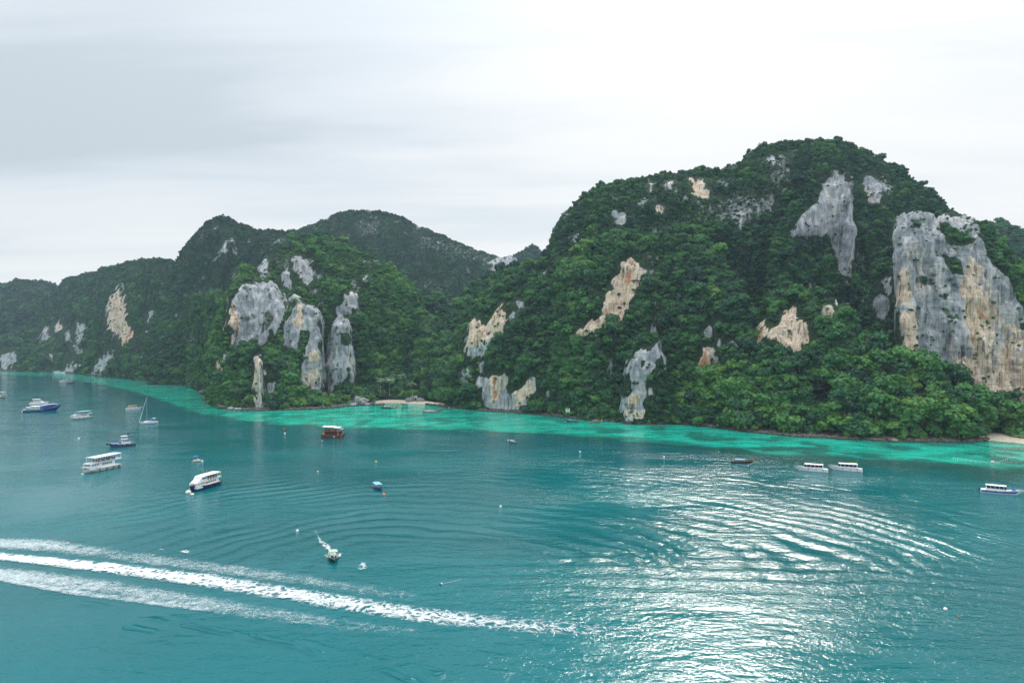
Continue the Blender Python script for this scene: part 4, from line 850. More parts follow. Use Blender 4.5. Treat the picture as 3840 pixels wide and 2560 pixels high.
def longtail(uv, hd, L, label, hull_m=WOOD, roofs=((-.22, .16, SKYB),), trim=TEAK, scarf=(RED,), B=None, group='longtail boats', dz=0.0, prow=1.0, shaft_up=True, inside=TEAK):
    r = boat_root('longtail_boat', uv, hd, label, 'longtail boat', group, dz); k = L/10
    h = Hull(L, B or 2.0*k, .62*k, 1.55*k, .85*k, .62, .16, .72, .35, 2.4, .45)
    h.shell().build('hull', hull_m, r, True); h.band(.84, 1.05, 0, 1, .03).build('gunwale', trim, r)
    h.deck(.30*k, inset=.10).build('floor', inside, r)
    tip = h.S(1, 1); m = MB(); m.loft([[(tip[0]-.5*k, -.10, tip[2]-.35), (tip[0]-.5*k, .10, tip[2]-.35), (tip[0]-.1, .10, tip[2]-.5), (tip[0]-.1, -.10, tip[2]-.5)], [(tip[0]+.05, -.09, tip[2]+.5*prow*k), (tip[0]+.05, .09, tip[2]+.5*prow*k), (tip[0]+.30*k, .09, tip[2]+.45*prow*k), (tip[0]+.30*k, -.09, tip[2]+.45*prow*k)], [(tip[0]+.30*k, -.05, tip[2]+1.15*prow*k), (tip[0]+.30*k, .05, tip[2]+1.15*prow*k), (tip[0]+.46*k, .05, tip[2]+1.10*prow*k), (tip[0]+.46*k, -.05, tip[2]+1.10*prow*k)]]); m.build('prow', trim, r)
    for i, c in enumerate(scarf):
        m = MB(); z = tip[2]+(.25-.3*i)*k; m.tube((tip[0]-.02+.03*i, 0, z-.16), (tip[0]+.06, 0, z+.16), .26, .22, 8); m.box((tip[0]+.12, .22, z-.35), (.12, .06, .7)); m.build('scarf', c, r)
    for a, b, c in roofs:
        x0, x1 = a*L, b*L; w = h.B*.92; z = 1.75*k
        MB().roof(x0, x1, w, z, .05, .18*k, .05).build('canopy', c, r, True)
        for xx in (x0+.12, x1-.12):
            for sd_ in (1, -1): m = MB(); m.tube((xx, sd_*w*.44, .35), (xx, sd_*w*.44, z+.08), .035, n=6); m.build('canopy_post', TEAK, r)
    for t in (.30, .45, .60):
        a = h.S(t, 1); m = MB(); m.box((a[0], 0, a[2]-.14), (.28, a[1]*1.86, .05)); m.build('bench', trim, r)
    m = MB(); m.box((-L*.40, 0, 1.0*k), (.75, .42, .5), top=.8); m.tube((-L*.40-.2, .12, 1.2*k), (-L*.40-.2, .12, 1.6*k), .05); m.build('engine', GREY, r)
    m = MB()
    if shaft_up: m.tube((-L*.43, 0, 1.1*k), (-L*.43-2.4*k, .3, 2.0*k), .04, .03, 6); m.tube((-L*.38, 0, 1.1*k), (-L*.26, .2, 1.3*k), .03, n=6)
    else: m.tube((-L*.43, 0, 1.0*k), (-L*.43-3.0*k, .2, -.1), .04, .03, 6); m.tube((-L*.38, 0, 1.1*k), (-L*.26, .2, 1.4*k), .03, n=6)
    m.build('propeller_shaft', BLACK, r)
    return r

def cabin_windows(root, xs, y, z, d=(.7, .04, .5), mat=GLASS, name='window'):
    for x in xs:
        for sd_ in (1, -1): m = MB(); m.box((x, sd_*y, z), d); m.build(name, mat, root)
def rails(root, h, t0, t1, z0, hgt=.9, n=10, inset=-.08, name='railing', mat=WHITE):
    m = MB()
    for sd_ in (1, -1):
        pr = None
        for i in range(n+1):
            t = t0+(t1-t0)*i/n; p = h.S(t, 1, sd_, inset); b = (p[0], p[1], z0 if z0 is not None else p[2]); a = (p[0], p[1], b[2]+hgt)
            m.tube(b, a, .025, n=5)
            if pr: m.tube(pr, a, .03, n=5); m.tube((pr[0], pr[1], pr[2]-hgt*.5), (a[0], a[1], a[2]-hgt*.5), .02, n=5)
            pr = a
    m.build(name, mat, root)

# ---- white two-deck tour boat with a flat white roof
def tour_boat(uv, hd, L, label, hull_m=WHITE, roof_m=WHITE, trim_m=GREY, roof=(-.47, .26), upper=(-.49, .36), house=(-.30, .34), name='tour_boat', aft_open=True, boards=True, low_m=ANTIF, group=None, free=1.0):
    r = boat_root(name, uv, hd, label, 'tour boat', group); k = L/19
    B = 5.2*k; h = Hull(L, B, 1.25*k*free, 2.1*k*free, 1.15*k*free, .86, .10, .80, .8, 2.3, .55)
    h.shell().build('hull', hull_m, r, True); h.deck(.06).build('deck', CREAM, r); h.band(.02, .14, 0, 1, .02).build('boot_stripe', low_m, r); h.band(.88, 1.04, 0, 1, .05).build('rubbing_strake', trim_m, r)
    x0, x1 = house[0]*L, house[1]*L; zd = 3.55*k
    m = MB(); m.box(((x0+x1)/2, 0, 2.3*k), (x1-x0, B*.74, 2.45*k)); m.build('cabin', WHITE, r)
    cabin_windows(r, [x0+(x1-x0)*(.16+.085*i) for i in range(5)], B*.375, 2.75*k, (.62*k, .05, .62*k))
    cabin_windows(r, [x0+(x1-x0)*(.72+.10*i) for i in range(3)], B*.375, 2.95*k, (.8*k, .05, .38*k))
    m = MB()
    for i in range(5): m.box((x1+.02, (i-2)*B*.13, 2.95*k), (.05, B*.10, .40*k))
    m.build('wheelhouse_window', GLASS, r)
    u0, u1 = upper[0]*L, upper[1]*L
    m = MB(); m.loft([[(x, -ww, zd), (x, ww, zd), (x, ww, zd+.14*k), (x, -ww, zd+.14*k)] for x, ww in ((u0, B*.42), (u1-2.2*k, B*.44), (u1-.6*k, B*.36), (u1, B*.24))]); m.build('upper_deck', WHITE, r)
    m = MB(); pr = None
    for sd_ in (1, -1):
        for i in range(13):
            x = u0+.1+(u1-u0-2.4*k)*i/12; m.tube((x, sd_*B*.41, zd+.1), (x, sd_*B*.41, zd+.95*k), .025, n=5)
        m.tube((u0+.1, sd_*B*.41, zd+.95*k), (u1-2.3*k, sd_*B*.41, zd+.95*k), .035, n=5); m.tube((u0+.1, sd_*B*.41, zd+.55*k), (u1-2.3*k, sd_*B*.41, zd+.55*k), .02, n=5)
    m.build('upper_railing', WHITE, r)
    q0, q1 = roof[0]*L, roof[1]*L; zr = 5.75*k
    MB().roof(q0, q1, B*.92, zr, .12*k, .10*k, .02).build('roof', roof_m, r)
    for i in range(6):
        x = q0+.3+(q1-q0-.6)*i/5
        for sd_ in (1, -1): m = MB(); m.tube((x, sd_*B*.40, zd+.1), (x, sd_*B*.40, zr+.1), .07*k, n=6); m.build('roof_post', WHITE, r)
    for i in range(4):
        m = MB(); x = q0+(q1-q0)*(.2+.19*i); m.box((x, 0, zd+.45*k), (.5*k, B*.62, .45*k)); m.box((x-.22*k, 0, zd+.85*k), (.08*k, B*.62, .5*k)); m.build('bench', TEAK if i % 2 else BLUE, r)
    for t in (.12, .3, .5, .68):
        for sd_ in (1, -1): p = h.S(t, .55, sd_, .16); m = MB(); m.tube((p[0]-.1, p[1], p[2]), (p[0]+.1, p[1], p[2]), .33*k, n=10); m.build('tyre_fender', BLACK, r)
    rails(r, h, .72, .99, None, .8*k, 8, name='bow_rail')
    m = MB(); m.box((L*.40, .5, h.sh(.9)+.15), (.6, .35, .3)); m.box((L*.36, -.4, h.sh(.88)+.12), (.5, .4, .25)); m.build('deck_gear', BLACK, r)
    m = MB(); m.tube((-L*.47, 0, zd), (-L*.5, 0, zd+1.9*k), .04); m.build('flag_pole', GREY, r)
    m = MB(); m.box((-L*.5-.35, 0, zd+1.6*k), (.8*k, .03, .5*k)); m.build('flag', RED, r)
    return r

# ================================================================== the boats, nearest first
# running longtail in the foreground with its spray
r = longtail((1250, 2094), -72, 9.2, 'white and dark longtail boat under way toward the camera, trailing white spray', hull_m=BLACK, roofs=((-.20, .02, GREEN),), trim=CREAM, scarf=(WOOD,), B=2.3, prow=.7, shaft_up=False, inside=GREEN)
m = MB(); m.tube((.9, -.35, .75), (1.5, -.35, .9), .36, .3, 10); m.build('barrel', NAVY, r); m = MB(); m.tube((.9, .42, .7), (1.4, .42, .8), .33, .3, 10); m.build('tyre', BLACK, r)
bx, by = W(1250, 2094)
def sitting_person(loc, rz, label, shirt, group=None):
    p = empty('person', loc, rz, label, 'person', group)
    m = MB(); S_ = lambda z, a, b, y=0.0: [(y+b*math.cos(t), a*math.sin(t), z) for t in [6.283*i/10 for i in range(10)]]
    m.loft([S_(.0, .17, .14), S_(.18, .19, .13), S_(.38, .20, .12), S_(.50, .22, .10), S_(.56, .10, .07), S_(.60, .055, .055), S_(.66, .06, .065, .01), S_(.74, .078, .09, .015), S_(.82, .075, .088, .01), S_(.87, .035, .04)])
    for sd_ in (1, -1):
        m.tube((0, sd_*.09, .06), (.42, sd_*.13, .10), .085, .065, 8); m.tube((.42, sd_*.13, .10), (.46, sd_*.13, -.36), .06, .042, 8); m.tube((.44, sd_*.13, -.37), (.62, sd_*.14, -.38), .045, .035, 6)
        m.tube((0, sd_*.21, .50), (.10, sd_*.27, .24), .05, .04, 8); m.tube((.10, sd_*.27, .24), (.36, sd_*.20, .20), .038, .03, 8); m.ball((.40, sd_*.20, .20), .045, (1.3, .8, .6), 8, 4)
    m.build('body', SKIN, p, True)
    m = MB(); m.loft([S_(.02, .185, .155), S_(.18, .205, .145), S_(.38, .215, .135), S_(.505, .225, .11), S_(.555, .11, .08)]); m.build('shirt', shirt, p, True)
    m = MB(); m.loft([S_(.77, .083, .095, .0), S_(.83, .083, .095, .0), S_(.885, .045, .05, -.01)]); m.build('hair', BLACK, p, True)
    return p
h_ = math.radians(-72)
sitting_person((bx-3.5*math.cos(h_), by-3.5*math.sin(h_), 1.05), h_, 'person in a dark red shirt seated at the stern of the foreground longtail boat', REDWOOD)

# blue and white two-deck boat
r = tour_boat((764, 1830), -103, 15.6, 'white and navy two-deck tour boat with an orange-tinted awning, moored at two big floats', hull_m=NAVY, roof_m=paint('faded_orange_awning', (.80, .66, .48), .6), trim_m=REDWOOD, roof=(-.46, .06), upper=(-.49, .20), house=(-.40, .36), low_m=NAVY, free=1.4)
m = MB(); m.loft([[(x, -w_, 2.95+.0), (x, w_, 2.95), (x, w_*.9, z_), (x, -w_*.9, z_)] for x, w_, z_ in ((.2, 1.75, 4.9), (2.6, 1.7, 4.85), (3.9, 1.5, 3.7), (5.6, 1.2, 3.0))]); m.build('wheelhouse', WHITE, r)
m = MB(); m.loft([[(3.42, -1.0, 4.02), (3.42, 1.0, 4.02), (3.48, 1.0, 4.02), (3.48, -1.0, 4.02)], [(3.02, -.9, 4.45), (3.02, .9, 4.45), (3.08, .9, 4.45), (3.08, -.9, 4.45)]]); m.build('wheelhouse_window', NAVY, r)
cabin_windows(r, [.9, 1.7, 2.5], 1.68, 4.1, (.55, .14, .5), NAVY)
m = MB(); m.box((.4, -1.62, 2.15), (1.3, .06, .55)); m.box((.4, 1.62, 2.15), (1.3, .06, .55)); m.build('orange_panel', ORANGE, r)
m = MB()
for i, w_ in enumerate((.22, .12, .3, .16, .24, .1, .2)):
    for sd_ in (1, -1): m.box((3.0+i*.34, sd_*(Hull(15.6, 4.27, 1.03, 1.72, .94, .86, .10, .80, .8, 2.3, .55).S(.66+i*.026, .55)[1]+.03), .72+.05*(i % 3)), (w_, .03, .16+.06*(i % 2)))
m.build('hull_lettering', WHITE, r)
for y_ in (-.6, .6): m = MB(); m.tube((-.6, y_, 5), (-.7, y_, 7.6), .03, n=5); m.build('aerial', GREY, r)

tour_boat((375, 1762), -103, 19, 'white two-deck tour boat with a flat white roof and a row of dark square windows')

# blue workboat
def workboat(uv, hd, L, label):
    r = boat_root('workboat', uv, hd, label, 'workboat'); h = Hull(L, 4.4, 1.5, 2.5, 1.5, .8, .12, .82, .8, 2.6, .5)
    h.shell().build('hull', paint('workboat_blue', (.01, .12, .36), .4), r, True); h.deck(.5).build('deck', CREAM, r); h.band(.0, .16, 0, 1, .02).build('boot_stripe', ANTIF, r); h.band(.84, 1.12, 0, 1, .04).build('bulwark', CREAM, r)
    m = MB(); m.box((-1.6, 0, 2.3), (4.2, 3.0, 2.0)); m.build('cabin', WHITE, r); cabin_windows(r, [-3, -2.2, -1.4, -.6], 1.51, 2.7, (.5, .04, .5))
    m = MB(); m.box((-1.4, 0, 3.42), (5.0, 3.6, .2)); m.build('cabin_roof', BLUE, r)
    m = MB(); m.box((-1.3, 0, 4.35), (2.4, 2.4, 1.7), top=.92); m.build('wheelhouse', WHITE, r); cabin_windows(r, [-1.9, -1.2, -.5], 1.17, 4.6, (.5, .05, .55)); m = MB()
    for i in range(3): m.box((-.13, (i-1)*.7, 4.65), (.05, .55, .55))
    m.build('wheelhouse_window', GLASS, r); m = MB(); m.box((-1.3, 0, 5.28), (2.9, 2.8, .14)); m.build('wheelhouse_roof', WHITE, r)
    m = MB(); m.tube((-2.2, 0, 5.3), (-2.2, 0, 8.6), .08, .05); m.tube((-2.2, -.9, 7.6), (-2.2, .9, 7.6), .04); m.tube((-2.2, 0, 6.4), (-3.6, 0, 5.6), .05); m.build('mast', GREY, r)
    m = MB(); m.box((-2.9, .6, 6.3), (.7, .5, .7)); m.build('funnel', NAVY, r)
    m = MB(); m.box((2.2, 0, 1.75), (2.4, 2.2, .7)); m.build('hatch', SKYB, r); m = MB(); m.box((.8, .5, 2.0), (.8, .8, 1.2)); m.build('winch', REDWOOD, r)
    for t in (.03, .2, .4, .6, .8, .95):
        for sd_ in (1, -1): p = h.S(t, .9, sd_, .2); m = MB(); m.tube((p[0]-.12, p[1], p[2]-.2), (p[0]+.12, p[1], p[2]-.2), .42, n=10); m.build('tyre_fender', BLACK, r)
    m = MB(); m.ball((L/2+.15, 0, 2.0), .55, (1, 1.4, 1)); m.build('bow_fender', BLACK, r); return r
workboat((455, 1674), -132, 12.5, 'blue-hulled workboat with a white wheelhouse, mast and black tyre fenders')

# blue ferry at far left
def ferry(uv, hd, L, label):
    r = boat_root('ferry', uv, hd, label, 'ferry'); h = Hull(L, 5.6, 1.7, 4.2, 1.5, .85, .16, .8, .9, 2.4, .35)
    h.shell().build('hull', NAVY, r, True); h.deck(.1).build('deck', CREAM, r); h.band(.55, .68, .05, .62, .03).build('stripe', WHITE, r)
    m = MB(); m.loft([[(x, -w_, z0), (x, w_, z0), (x, w_*.85, z1), (x, -w_*.85, z1)] for x, w_, z0, z1 in ((-1.5, 2.3, 1.6, 4.0), (3.0, 2.3, 1.7, 4.9), (7.5, 1.7, 2.2, 5.2), (9.6, .9, 3.0, 4.8))]); m.build('cabin', BLUE, r)
    m = MB()
    for sd_ in (1, -1): m.loft([[(0, sd_*2.30, 2.5), (0, sd_*2.34, 2.5), (0, sd_*2.22, 3.2), (0, sd_*2.18, 3.2)], [(4.5, sd_*2.18, 2.8), (4.5, sd_*2.22, 2.8), (4.5, sd_*2.08, 4.1), (4.5, sd_*2.04, 4.1)], [(7.6, sd_*1.68, 3.5), (7.6, sd_*1.72, 3.5), (7.6, sd_*1.66, 4.2), (7.6, sd_*1.60, 4.2)]])
    m.build('side_window', GLASS, r)
    m = MB(); m.loft([[(x, -w_, z), (x, w_, z), (x, w_, z+.15), (x, -w_, z+.15)] for x, w_, z in ((-1.6, 2.1, 4.02), (3.0, 2.1, 4.92), (7.5, 1.6, 5.22), (9.7, .8, 4.82))]); m.build('cabin_roof', WHITE, r)
    MB().roof(-7.2, -1.9, 4.8, 3.9, .12, .4, .15).build('canopy', WHITE, r, True); MB().roof(-10.6, -7.5, 4.4, 3.3, .12, .3, .15).build('canopy', CREAM, r, True)
    for x in (-7, -4.5, -2.1, -10.3, -8):
        for sd_ in (1, -1): m = MB(); m.tube((x, sd_*2.1, 1.5), (x, sd_*2.1, 3.95 if x > -7.5 else 3.35), .06, n=6); m.build('canopy_post', WHITE, r)
    m = MB(); m.box((-9.6, -1.2, 2.0), (2.6, 2.2, 1.5)); m.build('engine_house', SKYB, r)
    m = MB(); m.box((-L/2-.4, 0, .5), (1.2, 4.2, .3)); m.build('swim_platform', WHITE, r); rails(r, h, .0, .3, None, .9, 8); return r
ferry((160, 1541), 35, 25, 'dark blue ferry with a swept blue cabin forward and white canopies aft')

# catamaran yacht behind the ferry
def catamaran(uv, hd, L, label, accent=ORANGE):
    r = boat_root('catamaran', uv, hd, label, 'catamaran'); k = L/14
    for sd_ in (1, -1):
        h = Hull(L, 1.7*k, 1.5*k, 2.0*k, 1.2*k, .8, .1, .85, .5); m = h.shell(); m.v = [(x, y+sd_*2.4*k, z) for x, y, z in m.v]; m.build('hull', WHITE, r, True)
        m = h.deck(.02); m.v = [(x, y+sd_*2.4*k, z) for x, y, z in m.v]; m.build('hull_deck', WHITE, r)
    m = MB(); m.box((-.8*k, 0, 1.35*k), (L*.72, 5.0*k, .3*k)); m.build('bridge_deck', WHITE, r)
    m = MB(); m.loft([[(x, -w_, 1.5*k), (x, w_, 1.5*k), (x, w_*.9, z), (x, -w_*.9, z)] for x, w_, z in ((-4*k, 2.4*k, 3.1*k), (1.5*k, 2.4*k, 3.2*k), (3.6*k, 1.9*k, 1.9*k))]); m.build('saloon', WHITE, r)
    m = MB()
    for sd_ in (1, -1): m.box((-1.2*k, sd_*2.33*k, 2.45*k), (4.6*k, .12, .6*k))
    m.build('side_window', GLASS, r); MB().roof(-5*k, .8*k, 4.4*k, 4.3*k, .12, .2, .3).build('flybridge_roof', WHITE, r, True)
    for x in (-4.6, -1.8, .4):
        for sd_ in (1, -1): m = MB(); m.tube((x*k, sd_*1.9*k, 3.1*k), (x*k, sd_*1.9*k, 4.4*k), .06, n=6); m.build('roof_post', WHITE, r)
    m = MB(); m.box((-5.4*k, 0, 1.9*k), (1.1*k, 2.6*k, .8*k)); m.build('cushion', accent, r); m = MB(); m.box((-6.6*k, 0, .6*k), (1.5*k, 4.2*k, .2)); m.build('swim_platform', TEAK, r); return r
catamaran((147, 1515), 38, 14, 'white catamaran yacht with orange cushions, moored just behind the blue ferry')
tour_boat((-14, 1492), 12, 19, 'cream and green two-deck boat cut off by the left edge of the photo', hull_m=GREEN, roof_m=CREAM, trim_m=CREAM, roof=(-.45, .40), upper=(-.48, .42), house=(-.3, .25), low_m=BLACK)
tour_boat((302, 1570), -108, 17, 'white tour boat with a pale blue awning and a greenish waterline', roof_m=AQUA, low_m=TEALP, roof=(-.42, .16), upper=(-.46, .30))
speedboat((504, 1533), 27, 12.5, 'white speedboat with an orange and yellow roof, beside the sailing yacht', roof_m=paint('orange_yellow_roof', (.85, .45, .10), .5), seat_m=RED)

def sailing_yacht(uv, hd, L, label):
    r = boat_root('sailing_yacht', uv, hd, label, 'sailboat'); h = Hull(L, 3.8, 1.15, 1.5, 1.1, .72, .10, .85, .6, 1.9, .5)
    h.shell().build('hull', WHITE, r, True); h.deck(.03).build('deck', WHITE, r); h.band(.0, .10, 0, 1, .02).build('boot_stripe', NAVY, r)
    m = MB(); m.loft([[(x, -w_, 1.1), (x, w_, 1.1), (x, w_*.8, z), (x, -w_*.8, z)] for x, w_, z in ((-2.0, 1.25, 1.85), (1.6, 1.1, 1.8), (3.0, .6, 1.35))]); m.build('coachroof', WHITE, r)
    m = MB()
    for sd_ in (1, -1): m.box((-.3, sd_*1.16, 1.5), (2.4, .06, .2))
    m.build('cabin_window', GLASS, r)
    m = MB(); m.tube((1.0, 0, 1.2), (1.0, 0, 17.6), .13, .09, 8); m.tube((1.0, -.9, 9), (1.0, .9, 9), .03, n=5); m.tube((1.0, -.7, 13), (1.0, .7, 13), .03, n=5); m.build('mast', GREY, r)
    m = MB(); m.tube((1.0, 0, 2.6), (-3.6, 0, 2.8), .10, n=8); m.tube((.9, 0, 2.85), (-3.5, 0, 3.0), .20, .12, 8); m.build('boom', paint('boom_cover_blue', (.03, .09, .30), .7), r)
    tip = h.S(1, 1); m = MB(); m.tube((tip[0]-.1, 0, tip[2]), (1.05, 0, 17.2), .13, .07, 8); m.build('furled_jib', WHITE, r)
    m = MB(); m.tube((-L/2+.1, 0, 1.2), (1.0, 0, 17.5), .02, n=4)
    for sd_ in (1, -1): m.tube((.8, sd_*1.8, 1.1), (1.0, sd_*.9, 9), .018, n=4); m.tube((1.0, sd_*.9, 9), (1.0, 0, 17), .018, n=4)
    m.build('rigging', GREY, r)
    MB().roof(-4.6, -2.6, 2.6, 3.1, .06, .2, .2).build('bimini', CREAM, r, True); m = MB()
    for x in (-4.4, -2.8):
        for sd_ in (1, -1): m.tube((x, sd_*1.2, 1.1), (x, sd_*1.2, 3.15), .03, n=5)
    m.build('bimini_frame', GREY, r); m = MB(); m.roof(-2.5, -1.4, 2.4, 1.9, .5, .4, .2); m.build('spray_hood', BLUE, r); rails(r, h, .05, .98, None, .6, 12, name='guard_rail', mat=GREY)
    return r
sailing_yacht((556, 1588), -122, 12.2, 'white sailing yacht with a bare tall mast and furled jib')

# small white runabout
def runabout(uv, hd, L, label, hull_m, top_m):
    r = boat_root('runabout', uv, hd, label, 'motorboat'); h = Hull(L, 2.1, .6, .95, .55, .9, .14, .8, .3)
    h.shell().build('hull', hull_m, r, True); h.deck(.10).build('deck', hull_m, r)
    m = MB(); m.box((.1, 0, .85), (1.1, 1.1, .7), top=.8); m.build('console', hull_m, r); m = MB(); m.box((.5, 0, 1.3), (.06, .9, .35), ry=-.4); m.build('windscreen', GLASS, r)
    if top_m:
        MB().roof(-2.0, -.1, 1.9, 2.35, .07, .15, .15).build('bimini', top_m, r, True)
        for x in (-1.8, -.3):
            for sd_ in (1, -1): m = MB(); m.tube((x, sd_*.85, .5), (x, sd_*.85, 2.4), .03, n=5); m.build('bimini_post', GREY, r)
    engines(r, 1, -L/2-.1, .75, .5); return r
runabout((742, 1730), -4, 5.2, 'small cream motorboat under a bright blue sun awning', CREAM, BLUE)
runabout((1068, 1612), 15, 3.4, 'tiny brown dinghy near a white float, left of the wooden tour ship', TEAK, None)

# wooden tour ship with masts
def wooden_ship(uv, hd, L, label):
    r = boat_root('wooden_ship', uv, hd, label, 'tour ship'); h = Hull(L, 5.0, 1.7, 2.3, 2.2, .8, .12, .80, .9, 2.3, .55)
    h.shell().build('hull', REDWOOD, r, True); h.deck(.1).build('deck', TEAK, r); h.band(.78, .92, 0, 1, .06).build('wale', TEAK, r); h.band(.40, .50, 0, 1, .05).build('lower_wale', TEAK, r)
    m = MB(); m.box((-1.0, 0, 2.6), (9.0, 3.7, 1.9)); m.build('cabin', WOOD, r); cabin_windows(r, [-4.4, -3, -1.6, -.2, 1.2, 2.6], 1.87, 2.7, (.8, .05, .8), paint('painted_shade', (.02, .012, .01), .8))  # near-black panels paint the shade inside the cabin openings
    for x in (-5.2, 3.2): m = MB(); m.box((x, -1.9, 2.4), (.7, .1, 1.5)); m.build('door_panel', ORANGE, r)
    m = MB(); m.box((-1.0, 0, 3.62), (10.2, 4.9, .16)); m.build('upper_deck', TEAK, r)
    m = MB()
    for sd_ in (1, -1):
        for i in range(15): m.tube((-6+i*.71, sd_*2.35, 3.7), (-6+i*.71, sd_*2.35, 4.6), .04, n=5)
        m.tube((-6.05, sd_*2.35, 4.6), (4.0, sd_*2.35, 4.6), .06, n=5); m.tube((-6.05, sd_*2.35, 4.15), (4.0, sd_*2.35, 4.15), .04, n=5)
    m.build('upper_railing', TEAK, r)
    MB().roof(-6.2, .2, 4.9, 5.9, .10, .55, .10).build('awning', WHITE, r, True); MB().roof(.3, 4.3, 4.6, 5.6, .10, .55, .2).build('awning', WHITE, r, True); MB().roof(2.2, 5.4, 3.0, 4.9, .10, .25, .3).build('awning', CREAM, r, True)
    for x in (-6, -4, -2, 0, 2, 4):
        for sd_ in (1, -1): m = MB(); m.tube((x, sd_*2.2, 3.7), (x, sd_*2.2, 6.0), .06, n=6); m.build('awning_post', WOOD, r)
    for x, z, q in ((-3.9, 9.9, .6), (-1.4, 11.6, .8), (1.8, 10.2, .7), (4.6, 7.4, .4)):
        m = MB(); m.tube((x, 0, 3.6), (x, 0, z), .17, .11, 7); m.tube((x, -q, z-1.6), (x, q, z-1.6), .08, n=5); m.box((x, 0, z-2.0), (.4, .4, .3)); m.build('mast', TEAK, r)
    m = MB(); m.tube((-3.9, 0, 9), (-1.4, 0, 11), .02, n=4); m.tube((-1.4, 0, 11), (1.8, 0, 9.8), .02, n=4); m.tube((1.8, 0, 9.8), (6.2, 0, 2.6), .02, n=4); m.build('rigging', BLACK, r)
    m = MB(); m.ball((-.3, -1.7, 4.35), .75, (1.3, .8, .7)); m.build('life_raft', paint('life_raft_red', (.75, .08, .08), .5), r, True)
    for x in (-4.6, -2.6, -.6, 1.0): m = MB(); m.box((x, .4, 4.05), (1.2, 2.6, .6)); m.build('table', WOOD, r)
    m = MB(); m.box((3.0, -1.2, 4.3), (1.3, 1.0, 1.0)); m.build('bar_counter', SKYB, r)
    m = MB(); m.tube((L/2-1.6, 0, 2.2), (L/2+1.8, 0, 3.2), .14, .07, 8); m.build('bowsprit', WOOD, r)
    m = MB()
    for sd_ in (-.28, .28): m.tube((4.8, -2.2+sd_*.1, 2.2), (6.6+sd_, -3.6, -.2), .06, n=5)
    for i in range(5): m.tube((5.0+.33*i-.1, -2.35-.26*i, 1.9-.42*i), (5.0+.33*i+.2, -2.35-.26*i, 1.9-.42*i), .05, n=5)
    m.build('boarding_ladder', TEAK, r); m = MB(); m.box((1.2, -2.75, .9), (.5, .5, 1.0)); m.build('fender', BEIGE, r); return r
wooden_ship((1254, 1640), -14, 14.5, 'red-brown wooden tour ship with bare masts and white awnings')

# longtails and speedboats of the open bay
longtail((1418, 1831), -66, 9.0, 'bright blue longtail-style boat with pale blue canopies, bow to the camera', hull_m=BLUE, roofs=((-.44, -.10, SKYB), (-.06, .14, AQUA)), trim=SKYB, scarf=(WOOD,), B=2.9, prow=.6)
longtail((1921, 1659), 135, 6.2, 'small longtail with a white tarp and a curved white bow, alone in mid bay', hull_m=WOOD, roofs=((-.30, .22, WHITE),), trim=CREAM, scarf=(WHITE,), prow=.9)
longtail((2784, 1736), -16, 9.4, 'dark longtail with a long pale blue canopy and orange ribbon, left of the speedboats', hull_m=WOOD, roofs=((-.34, .12, SKYB),), trim=REDWOOD, scarf=(ORANGE, ORANGE))
speedboat((3040, 1765), 157, 13.2, 'white speedboat with red seats under its roof, left one of the pair', seat_m=RED)
speedboat((3168, 1763), 155, 13.2, 'white speedboat with lime cloth on its roof, right one of the pair', seat_m=NAVY, roof_cloth=LIME)
speedboat((3758, 1850), -33, 12.6, 'white speedboat with blue hull patches and a blue bow cover at right edge', band_m=BLUE, stripe=(.28, .74), seat_m=NAVY, bow_cover=BLUE, roof=(-.38, .10))
longtail((2145, 1582), 176, 9.6, 'dark longtail with blue canopies and red floats on its side, below the signboard', hull_m=WOOD, roofs=((-.30, .02, BLUE), (.05, .22, SKYB)), trim=WOOD, scarf=(WOOD,), prow=1.2)
longtail((2232, 1585), 10, 9.0, 'longtail with a blue and white tarp and yellow prow, right of the signboard', hull_m=WOOD, roofs=((-.22, .14, paint('blue_white_tarp', (.35, .45, .75), .6)),), trim=YELLOW, scarf=(YELLOW, CREAM), prow=1.3)
for i, (u, c1, lab) in enumerate(((1434, DARKBLUE, 'left one of three longtails rafted side by side off the beach, dark blue roof'), (1446, SKYB, 'middle one of three longtails rafted side by side off the beach, pale blue roof'), (1460, AQUA, 'right one of three longtails rafted side by side off the beach, aqua roof'))):
    longtail((u, 1530+i*.5), -62, 9, lab, roofs=((-.30, .10, c1),), scarf=(ORANGE,), trim=TEAK, B=2.2)
longtail((1477, 1531), 24, 5.6, 'small dark longtail with an aqua roof right of the rafted three', roofs=((-.15, .25, AQUA),), scarf=(WOOD,))
longtail((1516, 1517), 172, 6.4, 'dark longtail with a white tarp drawn up on the small beach', roofs=((-.25, .12, CREAM),), scarf=(WOOD,), dz=.15)
longtail((1681, 1534), 8, 7.4, 'brown longtail with a white box at the right end of the small beach', roofs=((.02, .20, WHITE),), scarf=(TEAK,))
MOOR = ('dark blue', 'black', 'grey', 'navy', 'brown')
for i, (u, c1) in enumerate(((1386, DARKBLUE), (1399, BLACK), (1412, GREY), (1425, NAVY), (1437, WOOD))):
    longtail((u, 1518+.4*(i % 2)), -62+5*(i % 3), 8.6, f'longtail with a {MOOR[i]} canopy in the moored row by the boulders', roofs=((-.32, .16, c1),), scarf=((WHITE, BEIGE, ORANGE)[i % 3],), B=2.1)
for uv, hd, L, lab, c in (((182, 1422), 25, 11, 'far dark longtail with a raised pale bow, leftmost of the distant ones', None), ((266, 1436), 15, 10.5, 'far low dark longtail just below the white and red speedboat', DARKBLUE), ((330, 1436), 12, 9.5, 'far low dark longtail with a pale tarp, rightmost of the distant ones', SKYB)):
    longtail(uv, hd, L, lab, roofs=((-.2, .12, c),) if c else (), scarf=(CREAM,) if c is None else (WOOD,), trim=CREAM if c is None else WOOD)
